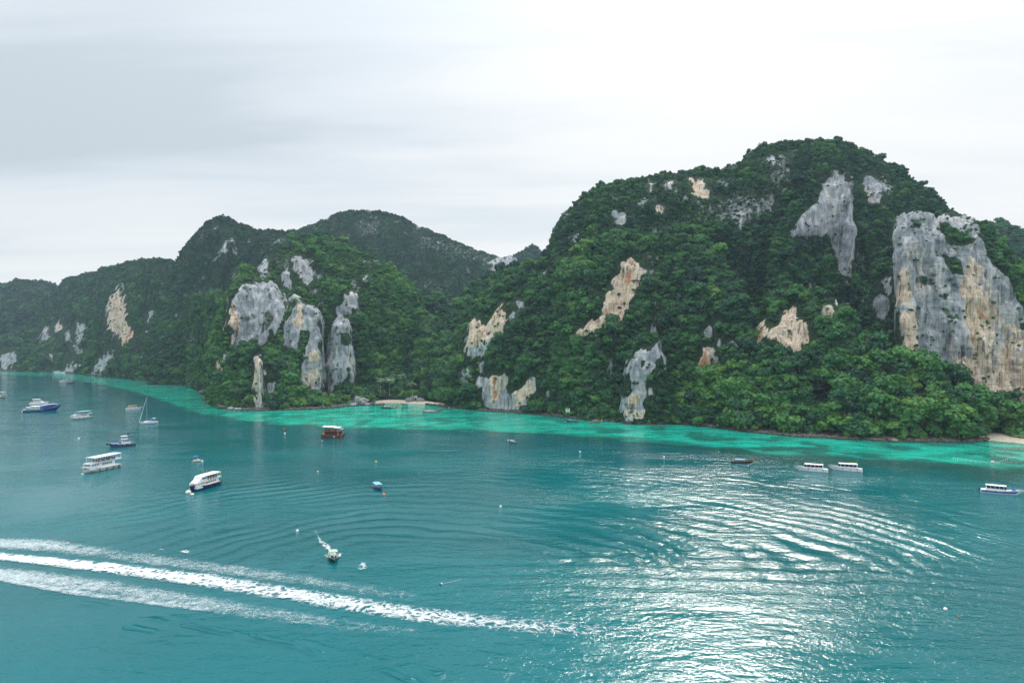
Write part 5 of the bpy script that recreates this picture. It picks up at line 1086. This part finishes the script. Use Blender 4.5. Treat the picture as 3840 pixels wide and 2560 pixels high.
speedboat((243, 1430), 30, 13, 'far white speedboat with a red stern among the distant longtails', seat_m=RED, eng=RED)
speedboat((143, 1393), 178, 19, 'far white speedboat close under the shore at extreme left', seat_m=GREY)
speedboat((213, 1397), 178, 16, 'far white speedboat with its bow to the left by the dark rock foot', seat_m=GREY)
speedboat((237, 1399), 165, 13, 'far white speedboat half hidden by the dark rock foot', seat_m=GREY)

# ------------------------------------------------------------------ floats and buoys
def buoy(uv, r, mat, label, sq=(1, 1, .85), rope=None, name='mooring_buoy'):
    x, y = W(*uv); z = float(wave(x, y)); e = empty(name, (x, y, z), random.uniform(0, 6), label, 'buoy')
    m = MB(); m.ball((0, 0, r*.35), r, sq, 12, 8); m.build('float', mat, e, True)
    m = MB(); m.tube((0, 0, r*(.3+sq[2])), (0, 0, r*(.55+sq[2])), r*.14, n=6); m.tube((-r*.1, 0, r*(.55+sq[2])), (r*.1, 0, r*(.55+sq[2])), r*.16, n=6); m.build('lifting_eye', GREY, e)
    if rope: m = MB(); a = Vector((0, 0, r*.3)); b = Vector(rope); c = e.rotation_euler.z; b.rotate(Euler((0, 0, -c))); m.tube(a, b, .03, n=5); m.build('rope', CREAM, e)
    return e
buoy((706, 1849), .95, paint('white_buoy', (.72, .74, .66), .6), 'big white float at the bow of the navy two-deck boat'); buoy((720, 1856), .70, BEIGE, 'beige float beside the big white one at the navy boat', (1.2, .9, .8))
buoy((295, 1645), .55, WHITE, 'white float in open water left of the blue workboat'); buoy((314, 1748), .32, YELLOW, 'small yellow float off the bow of the white two-deck boat')
buoy((309, 1778), .45, WHITE, 'white float touching the bow of the white two-deck boat', (1.6, .8, .6)); buoy((759, 1731), .38, WHITE, 'small white float at the bow of the blue-awning motorboat')
buoy((1068, 1625), .5, WHITE, 'white float just below the tiny brown dinghy'); buoy((1115, 1990), .42, WHITE, 'white float upper left of the running longtail', (1, 1, 1), (.2, -1.4, -.05)); buoy((1192, 1769), .42, BEIGE, 'beige float between the navy boat and the blue longtail-style boat')
buoy((1410, 1731), .45, YELLOW, 'yellow oval float above the bright blue boat', (1.25, .9, .8)); buoy((1458, 1739), .22, REDWOOD, 'tiny dark red float right of the yellow oval one'); buoy((1440, 1855), .50, ORANGE, 'orange ball float tethered to the bright blue boat', (1, 1, 1), (-1.2, 4.2, .5))
buoy((1877, 1900), .40, WHITE, 'white float at the edge of the sun glitter right of mid water'); buoy((2175, 1694), .42, WHITE, 'white float at the top edge of the sun glitter'); buoy((2490, 1712), .36, WHITE, 'small white float right of the glitter top, in dark water'); buoy((3545, 2286), .38, WHITE, 'white float in the ripples at lower right'); buoy((3595, 2314), .26, paint('brown_float', (.22, .15, .05), .7), 'small brown float at lower right beside the white one')
buoy((1207, 1652), .25, WHITE, 'small white float off the left end of the wooden ship')
e = buoy((1655, 2190), .34, BEIGE, 'multi-coloured marker float trailing a pale rope, in the foreground', (1.1, .9, .9), (4.2, 3.2, .1), 'marker_float')
m = MB(); m.ball((.3, .1, .25), .26, (1, 1, .9)); m.build('blue_can', BLUE, e, True); m = MB(); m.ball((.25, .45, .35), .2); m.build('pink_can', PINK, e, True)
# swimming-area line
FL = [(3574, 1714.5), (3590, 1717), (3604, 1719), (3621, 1721.5), (3638, 1724), (3656, 1726.5), (3675, 1728.5), (3695, 1730.5), (3714, 1732.5)]
FR = [(3734, 1733.5), (3744, 1731), (3750, 1728.5), (3757, 1726), (3764, 1723.7), (3771, 1721.5), (3778, 1719.5), (3785, 1718), (3792, 1716.3), (3800, 1714.8), (3809, 1713.2), (3820, 1711.5), (3834, 1709.6), (3850, 1707.5), (3868, 1705.5)]
bl = empty('swim_line', (*W(3722, 1734), 0), 0, 'line of small white floats fencing the shallow swimming area at right', 'float line')
bx0, by0 = W(3722, 1734); fm = MB().ball((0, 0, .0), .11, (1, 1, .8), 8, 5).build('float', WHITE, bl, True); fme = fm.data
pp = [W(*p) for p in FL+[(3722, 1734)]+FR]
for i, p in enumerate([W(*q) for q in FL+FR]):
    o = fm if i == 0 else fm.copy()
    if i: COL.objects.link(o)
    o.parent = bl; o.location = (p[0]-bx0, p[1]-by0, 0)
m = MB()
for a, b in zip(pp[:-1], pp[1:]): m.tube((a[0]-bx0, a[1]-by0, .03), (b[0]-bx0, b[1]-by0, .0), .02, n=5)
m.build('rope', CREAM, bl)
buoy((3722, 1734), .75, PINK, 'large pale pink float in the middle of the swim line')

# ------------------------------------------------------------------ signboards
def signboard(u, v, Y, w, h, zg, label, posts=2):
    x, y, z = at(u, v, Y); e = empty('signboard', (x, y, zg), 0, label, 'sign')
    m = MB(); m.box((0, 0, z-zg), (w, .10, h)); m.build('board', WHITE, e)
    m = MB(); b = z-zg+h/2
    for i, (ww, hh) in enumerate(((.72, .17), (.78, .05), (.70, .05), (.80, .05), (.60, .05), (.74, .05))): m.box((0 if i else w*.0, -.056, b-h*(.20 if i == 0 else .34+.11*i)), (w*ww, .012, h*hh))
    m.build('lettering', BLACK, e); m = MB(); m.box((-w*.33, -.058, b-h*.2), (w*.12, .02, h*.18)); m.build('emblem', NAVY, e)
    for i in range(posts): m = MB(); xx = (i-(posts-1)/2)*w*.7; m.tube((xx, .08, -.5), (xx, .08, z-zg+h*.45), .09, n=7); m.build('post', TEAK, e)
    return e
signboard(1559, 1487, 606, 2.6, 1.9, 1.6, 'white signboard on posts among grey boulders behind the small beach')
signboard(2129, 1538, 468, 2.7, 2.6, 1.2, 'white square signboard with dark heading at the wooded waterline')
signboard(2360, 1568, 442, 1.9, 1.5, .8, 'small white notice board at the foot of the pale rock pillar')
# ------------------------------------------------------------------ beaches, boulders, rocks along the tide line
def make_sand():
    t = NT('beach_sand'); P = t.pos(); n = t.noise(P, .5, 5, .6); n2 = t.noise(P, 6, 3, .6)
    c = t.ramp(n, [(.3, (.46, .37, .27)), (.7, (.66, .57, .45))])
    return t.done(t.bsdf(c, .9, .2, t.bump(n2, .4, .1)))
M_SAND = make_sand()
def beach(us, w, top, name='beach', lo=-8):
    rows = [(-.30, lo), (.0, 0), (.35, .2*w), (.9, .55*w), (top, w)]; P = []
    for z, d in rows:
        for u in us:
            y = shoreY(u)+d+.8*float(vnoise(u/40, d, 0, 3)); P.append(((u-U0)/F*y, y, z+.12*float(vnoise(u/9, d, 1, 4))*(d > 0)))
    me = np_mesh(name, np.array(P), grid_quads(len(rows), len(us)), M_SAND); o = bpy.data.objects.new(name, me); COL.objects.link(o); tag(o, kind='structure'); return o
beach(np.arange(1380, 1700, 6), 15, 1.5)
beach(np.arange(3655, 4800, 10), 22, 2.0, lo=-3)

def make_rock(name, dark, light):
    t = NT(name); P = t.pos(); n = t.noise(P, .9, 5, .65); n2 = t.noise(P, 3.5, 4, .6)
    z = t.node('ShaderNodeSeparateXYZ'); t.l.new(P, z.inputs[0]); wet = t.range(t.math('ADD', z.outputs['Z'], t.math('MULTIPLY', n, .8)), .7, 1.3, .8, 0)
    c = t.mix(wet, t.ramp(n, [(.32, dark), (.68, light)]), (.03, .028, .024))
    return t.done(t.bsdf(c, .85, .3, t.bump(n2, .8, .25)))
M_ROCK = make_rock('boulder_rock', (.13, .13, .13), (.40, .39, .37)); M_TIDE = make_rock('tide_rock', (.045, .040, .034), (.17, .15, .12))
def rock_geo(r, seed, sub=2, sq=(1, 1, .7)):
    bm = bmesh.new(); bmesh.ops.create_icosphere(bm, subdivisions=sub, radius=1); V = np.array([v.co[:] for v in bm.verts]); Fc = [tuple(v.index for v in f.verts) for f in bm.faces]; bm.free()
    n = fbm(V[:, 0]*1.1+seed*7, V[:, 1]*1.1, V[:, 2]*1.1, seed, 3); k = np.round(V*1.6+n[:, None])*.12
    return (V*(1+.38*n[:, None])+k)*r*np.array(sq), Fc
def boulder(u, v, r, label, sq=(1, 1, .75), seed=1, mat=None, group=None, z=None):
    x, y = W(u, v); V, Fc = rock_geo(r, seed, 2, sq); o = link_mesh('boulder', V, Fc, mat or M_ROCK); o.location = (x, y, r*sq[2]*.45 if z is None else z); o.rotation_euler = (0, 0, seed); return tag(o, label, 'boulder', group)
boulder(1343, 1517, 4.2, 'tall grey boulder, left one of two big ones left of the small beach', (.8, .8, 1.15), 3)
boulder(1364, 1517, 4.0, 'wide grey pale-topped boulder, right one of two big ones left of the small beach', (1.2, .9, .85), 4)
boulder(1326, 1520, 3.0, 'low tan boulder at the waterline left of the big grey ones', (1.6, .9, .5), 5)
boulder(1378, 1519, 1.8, 'small grey boulder between the big ones and the moored longtails', (1.2, 1, .7), 6)
for i, (u, v, Y, r) in enumerate(((1530, 1499, 606, 2.2), (1546, 1497, 608, 2.6), (1572, 1499, 606, 2.4), (1586, 1501, 605, 1.7))):
    x, y, z = at(u, v, Y); V, Fc = rock_geo(r, 20+i, 2, (1, .8, .9)); o = link_mesh('boulder', V, Fc, M_ROCK); o.location = (x, y, z); tag(o, 'grey boulder in the small heap beneath the signboard behind the beach', 'boulder', 'boulders under the signboard')
boulder(1612, 1541, 4.2, 'flat pale reef rock awash off the right end of the small beach', (2.4, 1.4, .16), 8, z=.12); boulder(1650, 1540, 1.8, 'dark rock on the right part of the awash reef', (1.5, 1, .55), 9, M_TIDE, z=.2)
boulder(835, 1532, 3.0, 'dark pointed boulder at the tip of the middle headland', (1.5, 1, .6), 10, M_TIDE); boulder(868, 1536, 2.4, 'grey streaked boulder just right of the headland tip', (1.3, 1, .7), 11, M_ROCK); boulder(893, 1538, 2.2, 'grey boulder second from the headland tip, by the dark shore', (1.4, 1, .6), 12, M_ROCK)
boulder(762, 1476, 3.4, 'dark boulder at the shore left of the middle headland', (1.2, 1, .7), 13, M_TIDE); boulder(3352, 1654, 1.5, 'single pale brown boulder at the waterline below the bright forest', (1.6, 1, .6), 14, make_rock('brown_rock', (.16, .11, .08), (.36, .28, .20)))
rg = np.random.default_rng(77)
RV, RF = [], []
us = np.concatenate([rg.uniform(-60, 800, 260), rg.uniform(800, 1400, 330), rg.uniform(1600, 2700, 560), rg.uniform(2700, 3700, 520)])
for i, u in enumerate(us):
    Y = float(shoreY(u))+rg.uniform(-2.2, 3.5); r = rg.uniform(.35, 1.15)*(1+Y/900)
    V, Fc = rock_geo(r, 100+i % 40, 1, (1.3, 1, .6)); a = rg.uniform(0, 6.28); ca, sa = math.cos(a), math.sin(a); k = len(RV)
    for p in V: RV.append(((u-U0)/F*Y+p[0]*ca-p[1]*sa, Y+p[0]*sa+p[1]*ca, p[2]+r*.12+max(0, Y-float(shoreY(u)))*.18))
    RF += [tuple(k+j for j in f) for f in Fc]
o = link_mesh('shore_rocks', RV, RF, M_TIDE); tag(o, 'belt of dark wet rocks along the waterline', 'rocks', kind='stuff')

# ------------------------------------------------------------------ palms behind the beach
M_PALM = paint('palm_frond', (.11, .17, .085), .5, .2)
def palm(u, vtop, vbase, Y, label, n=15, seed=1):
    x, y, zt = at(u, vtop, Y); zb = at(u, vbase, Y)[2]; e = empty('coconut_palm', (x, y, zb), 0, label, 'palm tree', 'coconut palms behind the beach'); H = zt-zb; rr = random.Random(seed)
    m = MB(); lean = rr.uniform(-.6, .6)
    for i in range(5): m.tube((lean*(i/5)**2, 0, H*i/5), (lean*((i+1)/5)**2, 0, H*(i+1)/5), .24-.022*i, .22-.022*i, 7)
    m.build('trunk', paint('palm_trunk', (.34, .31, .27), .9), e)
    L = 5.2
    for k in range(n):
        a = 6.283*k/n+rr.uniform(-.2, .2); up = rr.uniform(-.1, .9); m = MB(); prev = Vector((lean, 0, H)); d = Vector((math.cos(a)*math.cos(up), math.sin(a)*math.cos(up), math.sin(up))); side = Vector((-math.sin(a), math.cos(a), 0)); rings = []
        for i in range(6):
            w = .85*math.sin(math.pi*(.12+.86*i/5)); rings.append([prev+side*w-Vector((0, 0, w*.55)), prev+Vector((0, 0, .04)), prev-side*w-Vector((0, 0, w*.55))]); prev = prev+d*(L/5); d = (d+Vector((0, 0, -.26))).normalized()
        m.loft(rings, closed=False, caps=False); m.build('frond', M_PALM, e)
    return e
palm(1427, 1424, 1484, 600, 'coconut palm, left one of the close pair behind the small beach', seed=1); palm(1461, 1424, 1482, 600, 'coconut palm, right one of the close pair behind the small beach', seed=2)
palm(1546, 1442, 1486, 604, 'lone shorter coconut palm just left above the white signboard', seed=3); palm(1507, 1410, 1482, 608, 'tall thin coconut palm between the pair and the lone short one', 12, 4)

# ------------------------------------------------------------------ sun loungers on the right-hand beach
lg = None
for i in range(6):
    u = 3797+i*8.2; Y = float(shoreY(u))+14; x = (u-U0)/F*Y
    if lg is None:
        lg = empty('beach_chair', (x, Y, 1.3), 2.4, None, 'beach chair', 'beach chairs in a row on the right-hand beach')
        MB().box((0, 0, .35), (1.3, .7, .10)).build('seat', WHITE, lg); MB().box((-.85, 0, .75), (.95, .7, .10), ry=.85).build('backrest', WHITE, lg)
        for a, b in ((.5, .28), (.5, -.28), (-.5, .28), (-.5, -.28)): MB().box((a, b, .13), (.08, .08, .36)).build('leg', GREY, lg)
        c = lg
    else:
        c = lg.copy(); COL.objects.link(c); c.location = (x, Y, 1.3)
        for ch in list(lg.children): d = ch.copy(); COL.objects.link(d); d.parent = c
    c['label'] = 'white slatted beach chair, one of the row at the back of the right-hand beach'

# ------------------------------------------------------------------ wakes: foam lying on the water
def make_foam(name, lace):
    t = NT(name); d = t.attr('dens')
    wob = t.node('ShaderNodeTexNoise'); t.put(wob.inputs['Vector'], t.pos((.35, .35, 1))); wob.inputs['Scale'].default_value = 1.0; wob.inputs['Detail'].default_value = 3
    sc = t.node('ShaderNodeVectorMath', operation='SCALE'); t.l.new(wob.outputs['Color'], sc.inputs[0]); sc.inputs['Scale'].default_value = 5.0
    ad = t.node('ShaderNodeVectorMath', operation='ADD'); t.l.new(t.pos(), ad.inputs[0]); t.l.new(sc.outputs[0], ad.inputs[1])
    def vec(sx, sy):
        m = t.node('ShaderNodeMapping'); t.l.new(ad.outputs[0], m.inputs[0]); m.inputs['Scale'].default_value = (sx, sy, 1); m.inputs['Rotation'].default_value = (0, 0, .3); return m.outputs[0]
    fine = t.noise(vec(1.3, 2.0), 1.0, 5, .7); mid = t.noise(vec(.35, .55), 1.0, 4, .6); far = t.noise(vec(.06, .12), 1.0, 3, .55)
    vo = t.node('ShaderNodeTexVoronoi', feature='DISTANCE_TO_EDGE'); t.put(vo.inputs['Vector'], vec(.30, .42)); vo.inputs['Scale'].default_value = 1.0
    cell = t.range(vo.outputs['Distance'], .0, .34, 1.0, 0.0)
    n = t.math('ADD', t.math('MULTIPLY', fine, .5), t.math('ADD', t.math('MULTIPLY', mid, .3), t.math('MULTIPLY', far, .2)))
    k = t.math('ADD', t.math('MULTIPLY', d, 1.0), t.math('MULTIPLY', t.math('SUBTRACT', n, .5), 3.0))
    if lace: k = t.math('ADD', k, t.math('MULTIPLY', t.math('SUBTRACT', cell, .45), .55))
    f = t.math('MULTIPLY', t.math('MULTIPLY', t.range(k, .40, 1.45), t.range(d, .0, .40)), .94 if lace else .86)
    tr = t.node('ShaderNodeBsdfTransparent'); df = t.node('ShaderNodeBsdfDiffuse'); t.put(df.inputs[0], (.74, .79, .80) if lace else (.62, .69, .71)); t.l.new(t.bump(n, .8, .5), df.inputs['Normal'])
    mx = t.node('ShaderNodeMixShader'); t.put(mx.inputs[0], f); t.l.new(tr.outputs[0], mx.inputs[1]); t.l.new(df.outputs[0], mx.inputs[2]); return t.done(mx.outputs[0])
M_FOAM, M_SPRAY = make_foam('foam_lace', True), make_foam('foam_spray', False)
def foam(strips, name, label, mat, lift=.16):
    P, Q, D = [], [], []
    for pts_, dens in strips:                      # pts_: (u, v_upper, v_lower)
        uu = np.array([p[0] for p in pts_], float); us = np.arange(uu[0], uu[-1]+1, max(3.0, min(10, (uu[-1]-uu[0])/12)))
        va = np.interp(us, uu, [p[1] for p in pts_]); vb = np.interp(us, uu, [p[2] for p in pts_]); dn = np.interp(us, uu, dens); M = 15; k = len(P)
        for i, u in enumerate(us):
            for j in range(M):
                s = j/(M-1); v = va[i]+(vb[i]-va[i])*s; x, y = W(u, v); P.append((x, y, float(lift)))
                D.append(dn[i]*(1-abs(2*s-1)**2.4)+(.03 if 0 < j < M-1 else -.2))
        q = grid_quads(len(us), M)+k; Q.append(q)
    P = np.array(P); P[:, 2] += wave(P[:, 0], P[:, 1]); me = np_mesh(name, P, np.concatenate(Q), mat); add_attr(me, 'dens', np.array(D)); o = bpy.data.objects.new(name, me); COL.objects.link(o); return tag(o, label, 'wake', kind='stuff')
foam([([(-700, 2030, 2062), (0, 2069, 2103), (400, 2105, 2153), (800, 2149, 2213), (1200, 2212, 2282), (1600, 2273, 2347), (1900, 2306, 2374), (2150, 2324, 2392), (2450, 2344, 2410)], [1.2, 1.18, 1.08, .94, .84, .77, .70, .50, .1])], 'wake', 'broad churned wash in the middle of the big boat wake', M_FOAM)
foam([([(-700, 1996, 2032), (0, 2012, 2066), (190, 2014, 2080), (420, 2048, 2108), (800, 2100, 2160), (1200, 2156, 2216), (1500, 2200, 2264), (1900, 2256, 2316)], [1.0, .95, .88, .70, .74, .66, .54, .1]),
      ([(-700, 2072, 2130), (0, 2116, 2186), (200, 2136, 2222), (420, 2164, 2248), (800, 2228, 2310), (1000, 2262, 2340), (1250, 2300, 2372), (1500, 2330, 2400), (1950, 2372, 2440)], [.95, .98, .92, .82, .74, .66, .54, .44, .1]),
      ([(-700, 2112, 2134), (0, 2160, 2186), (250, 2198, 2234), (520, 2236, 2268), (800, 2276, 2304), (1000, 2306, 2328)], [.95, .95, .95, .85, .7, .1])], 'wake', 'two outer bands of white spray of the big boat wake at lower left', M_SPRAY)
foam([([(1178, 1970, 1992), (1190, 1998, 2026), (1204, 2020, 2052), (1222, 2034, 2066), (1240, 2048, 2072)], [.2, .4, .6, .8, .9]), ([(1212, 2076, 2090), (1226, 2078, 2096), (1236, 2082, 2098)], [.2, .8, .4]), ([(1264, 2080, 2092), (1274, 2076, 2092), (1284, 2072, 2084)], [.5, .9, .2])], 'wake', 'white spray behind and beside the running longtail', M_FOAM, .25)
foam([([(1340, 2118, 2138), (1352, 2108, 2142), (1366, 2108, 2142), (1378, 2116, 2136)], [.2, .75, .75, .2])], 'foam_patch', 'round white patch of foam right of the running longtail', M_FOAM, .2)
foam([([(664, 2066, 2074), (690, 2064, 2076), (722, 2067, 2075)], [.4, .95, .3]), ([(590, 2060, 2066), (604, 2060, 2067), (616, 2062, 2067)], [.2, .7, .2])], 'foam_patch', 'small breaking crest above the big wake', M_FOAM, .2)

# ------------------------------------------------------------------ sea haze
def haze(density):
    x0, x1, y0, y1, z0, z1 = -6200, 6200, -9200, 8300, -6.0, 275.0
    vs = [(x, y, z) for z in (z0, z1) for x, y in ((x0, y0), (x1, y0), (x1, y1), (x0, y1))]
    o = link_mesh('haze', vs, [(0, 3, 2, 1), (4, 5, 6, 7), (0, 1, 5, 4), (1, 2, 6, 5), (2, 3, 7, 6), (3, 0, 4, 7)]); tag(o, kind='stuff')
    m = bpy.data.materials.new('sea_haze'); m.use_nodes = True; n = m.node_tree.nodes; n.clear(); out = n.new('ShaderNodeOutputMaterial'); v = n.new('ShaderNodeVolumePrincipled')
    v.inputs['Color'].default_value = (.58, .80, 1.0, 1); v.inputs['Density'].default_value = density; v.inputs['Anisotropy'].default_value = 0.2; m.node_tree.links.new(v.outputs[0], out.inputs['Volume']); o.data.materials.append(m); return o
HAZE = haze(0.00008)

# driftwood on the rocks between signboard and pillar
x, y = W(2205, 1570); e = empty('driftwood', (x, y+2, .6), .3, 'bleached branching driftwood on the rocks right of the white square signboard', 'driftwood')
MB().tube((-3, 0, 0), (0, .2, 1.0), .22, .16, 7).tube((0, .2, 1.0), (3.2, -.3, 1.1), .16, .06, 7).build('log', paint('bleached_wood', (.52, .48, .42), .9), e)
for a, b in (((.2, .2, 1.0), (1.2, .5, 2.8)), ((-1, .1, .6), (-.6, -.6, 2.1)), ((1.5, 0, 1.1), (2.6, .8, 2.0))): MB().tube(a, b, .09, .03, 6).build('branch', paint('bleached_wood', (.52, .48, .42), .9), e)

# ------------------------------------------------------------------ pieces that belong to a part hang below it
BELONGS = {'roof_post': ('roof', 'flybridge_roof'), 'canopy_post': ('canopy',), 'awning_post': ('awning',), 'window': ('cabin',), 'wheelhouse_window': ('wheelhouse', 'cabin'), 'side_window': ('cabin_side', 'saloon', 'cabin'), 'stripe': ('hull',), 'boot_stripe': ('hull',), 'rubbing_strake': ('hull',), 'bulwark': ('hull',), 'wale': ('hull',), 'lower_wale': ('hull',),
           'tyre_fender': ('hull',), 'fender': ('hull',), 'bow_fender': ('hull',), 'gunwale': ('hull',), 'hull_lettering': ('hull',), 'scarf': ('prow',), 'propeller_shaft': ('engine',), 'upper_railing': ('upper_deck',), 'bench': ('upper_deck', 'floor'), 'seat_back': ('cabin_side',), 'bimini_post': ('bimini',), 'bimini_frame': ('bimini',), 'lettering': ('board',), 'emblem': ('board',), 'flag': ('flag_pole',), 'cabin_window': ('coachroof',), 'door_panel': ('cabin',), 'bow_rail': ('deck',), 'orange_panel': ('cabin',), 'windscreen': ('cabin_side', 'console'), 'lifting_eye': ('float',), 'hull_deck': ('hull',)}
for o in list(scene.objects):
    if o.parent and o.parent.parent is None and o.type == 'MESH':
        k = o.name.split('.')[0]
        for want in BELONGS.get(k, ()):
            c = [s_ for s_ in o.parent.children if s_.name.split('.')[0] == want]
            if c:
                if len(c) > 1 and len(o.data.vertices): mx_ = sum((v.co for v in o.data.vertices), Vector())/len(o.data.vertices); c.sort(key=lambda q: (sum((v.co for v in q.data.vertices), Vector())/len(q.data.vertices)-mx_).length)
                o.parent = c[0]; break
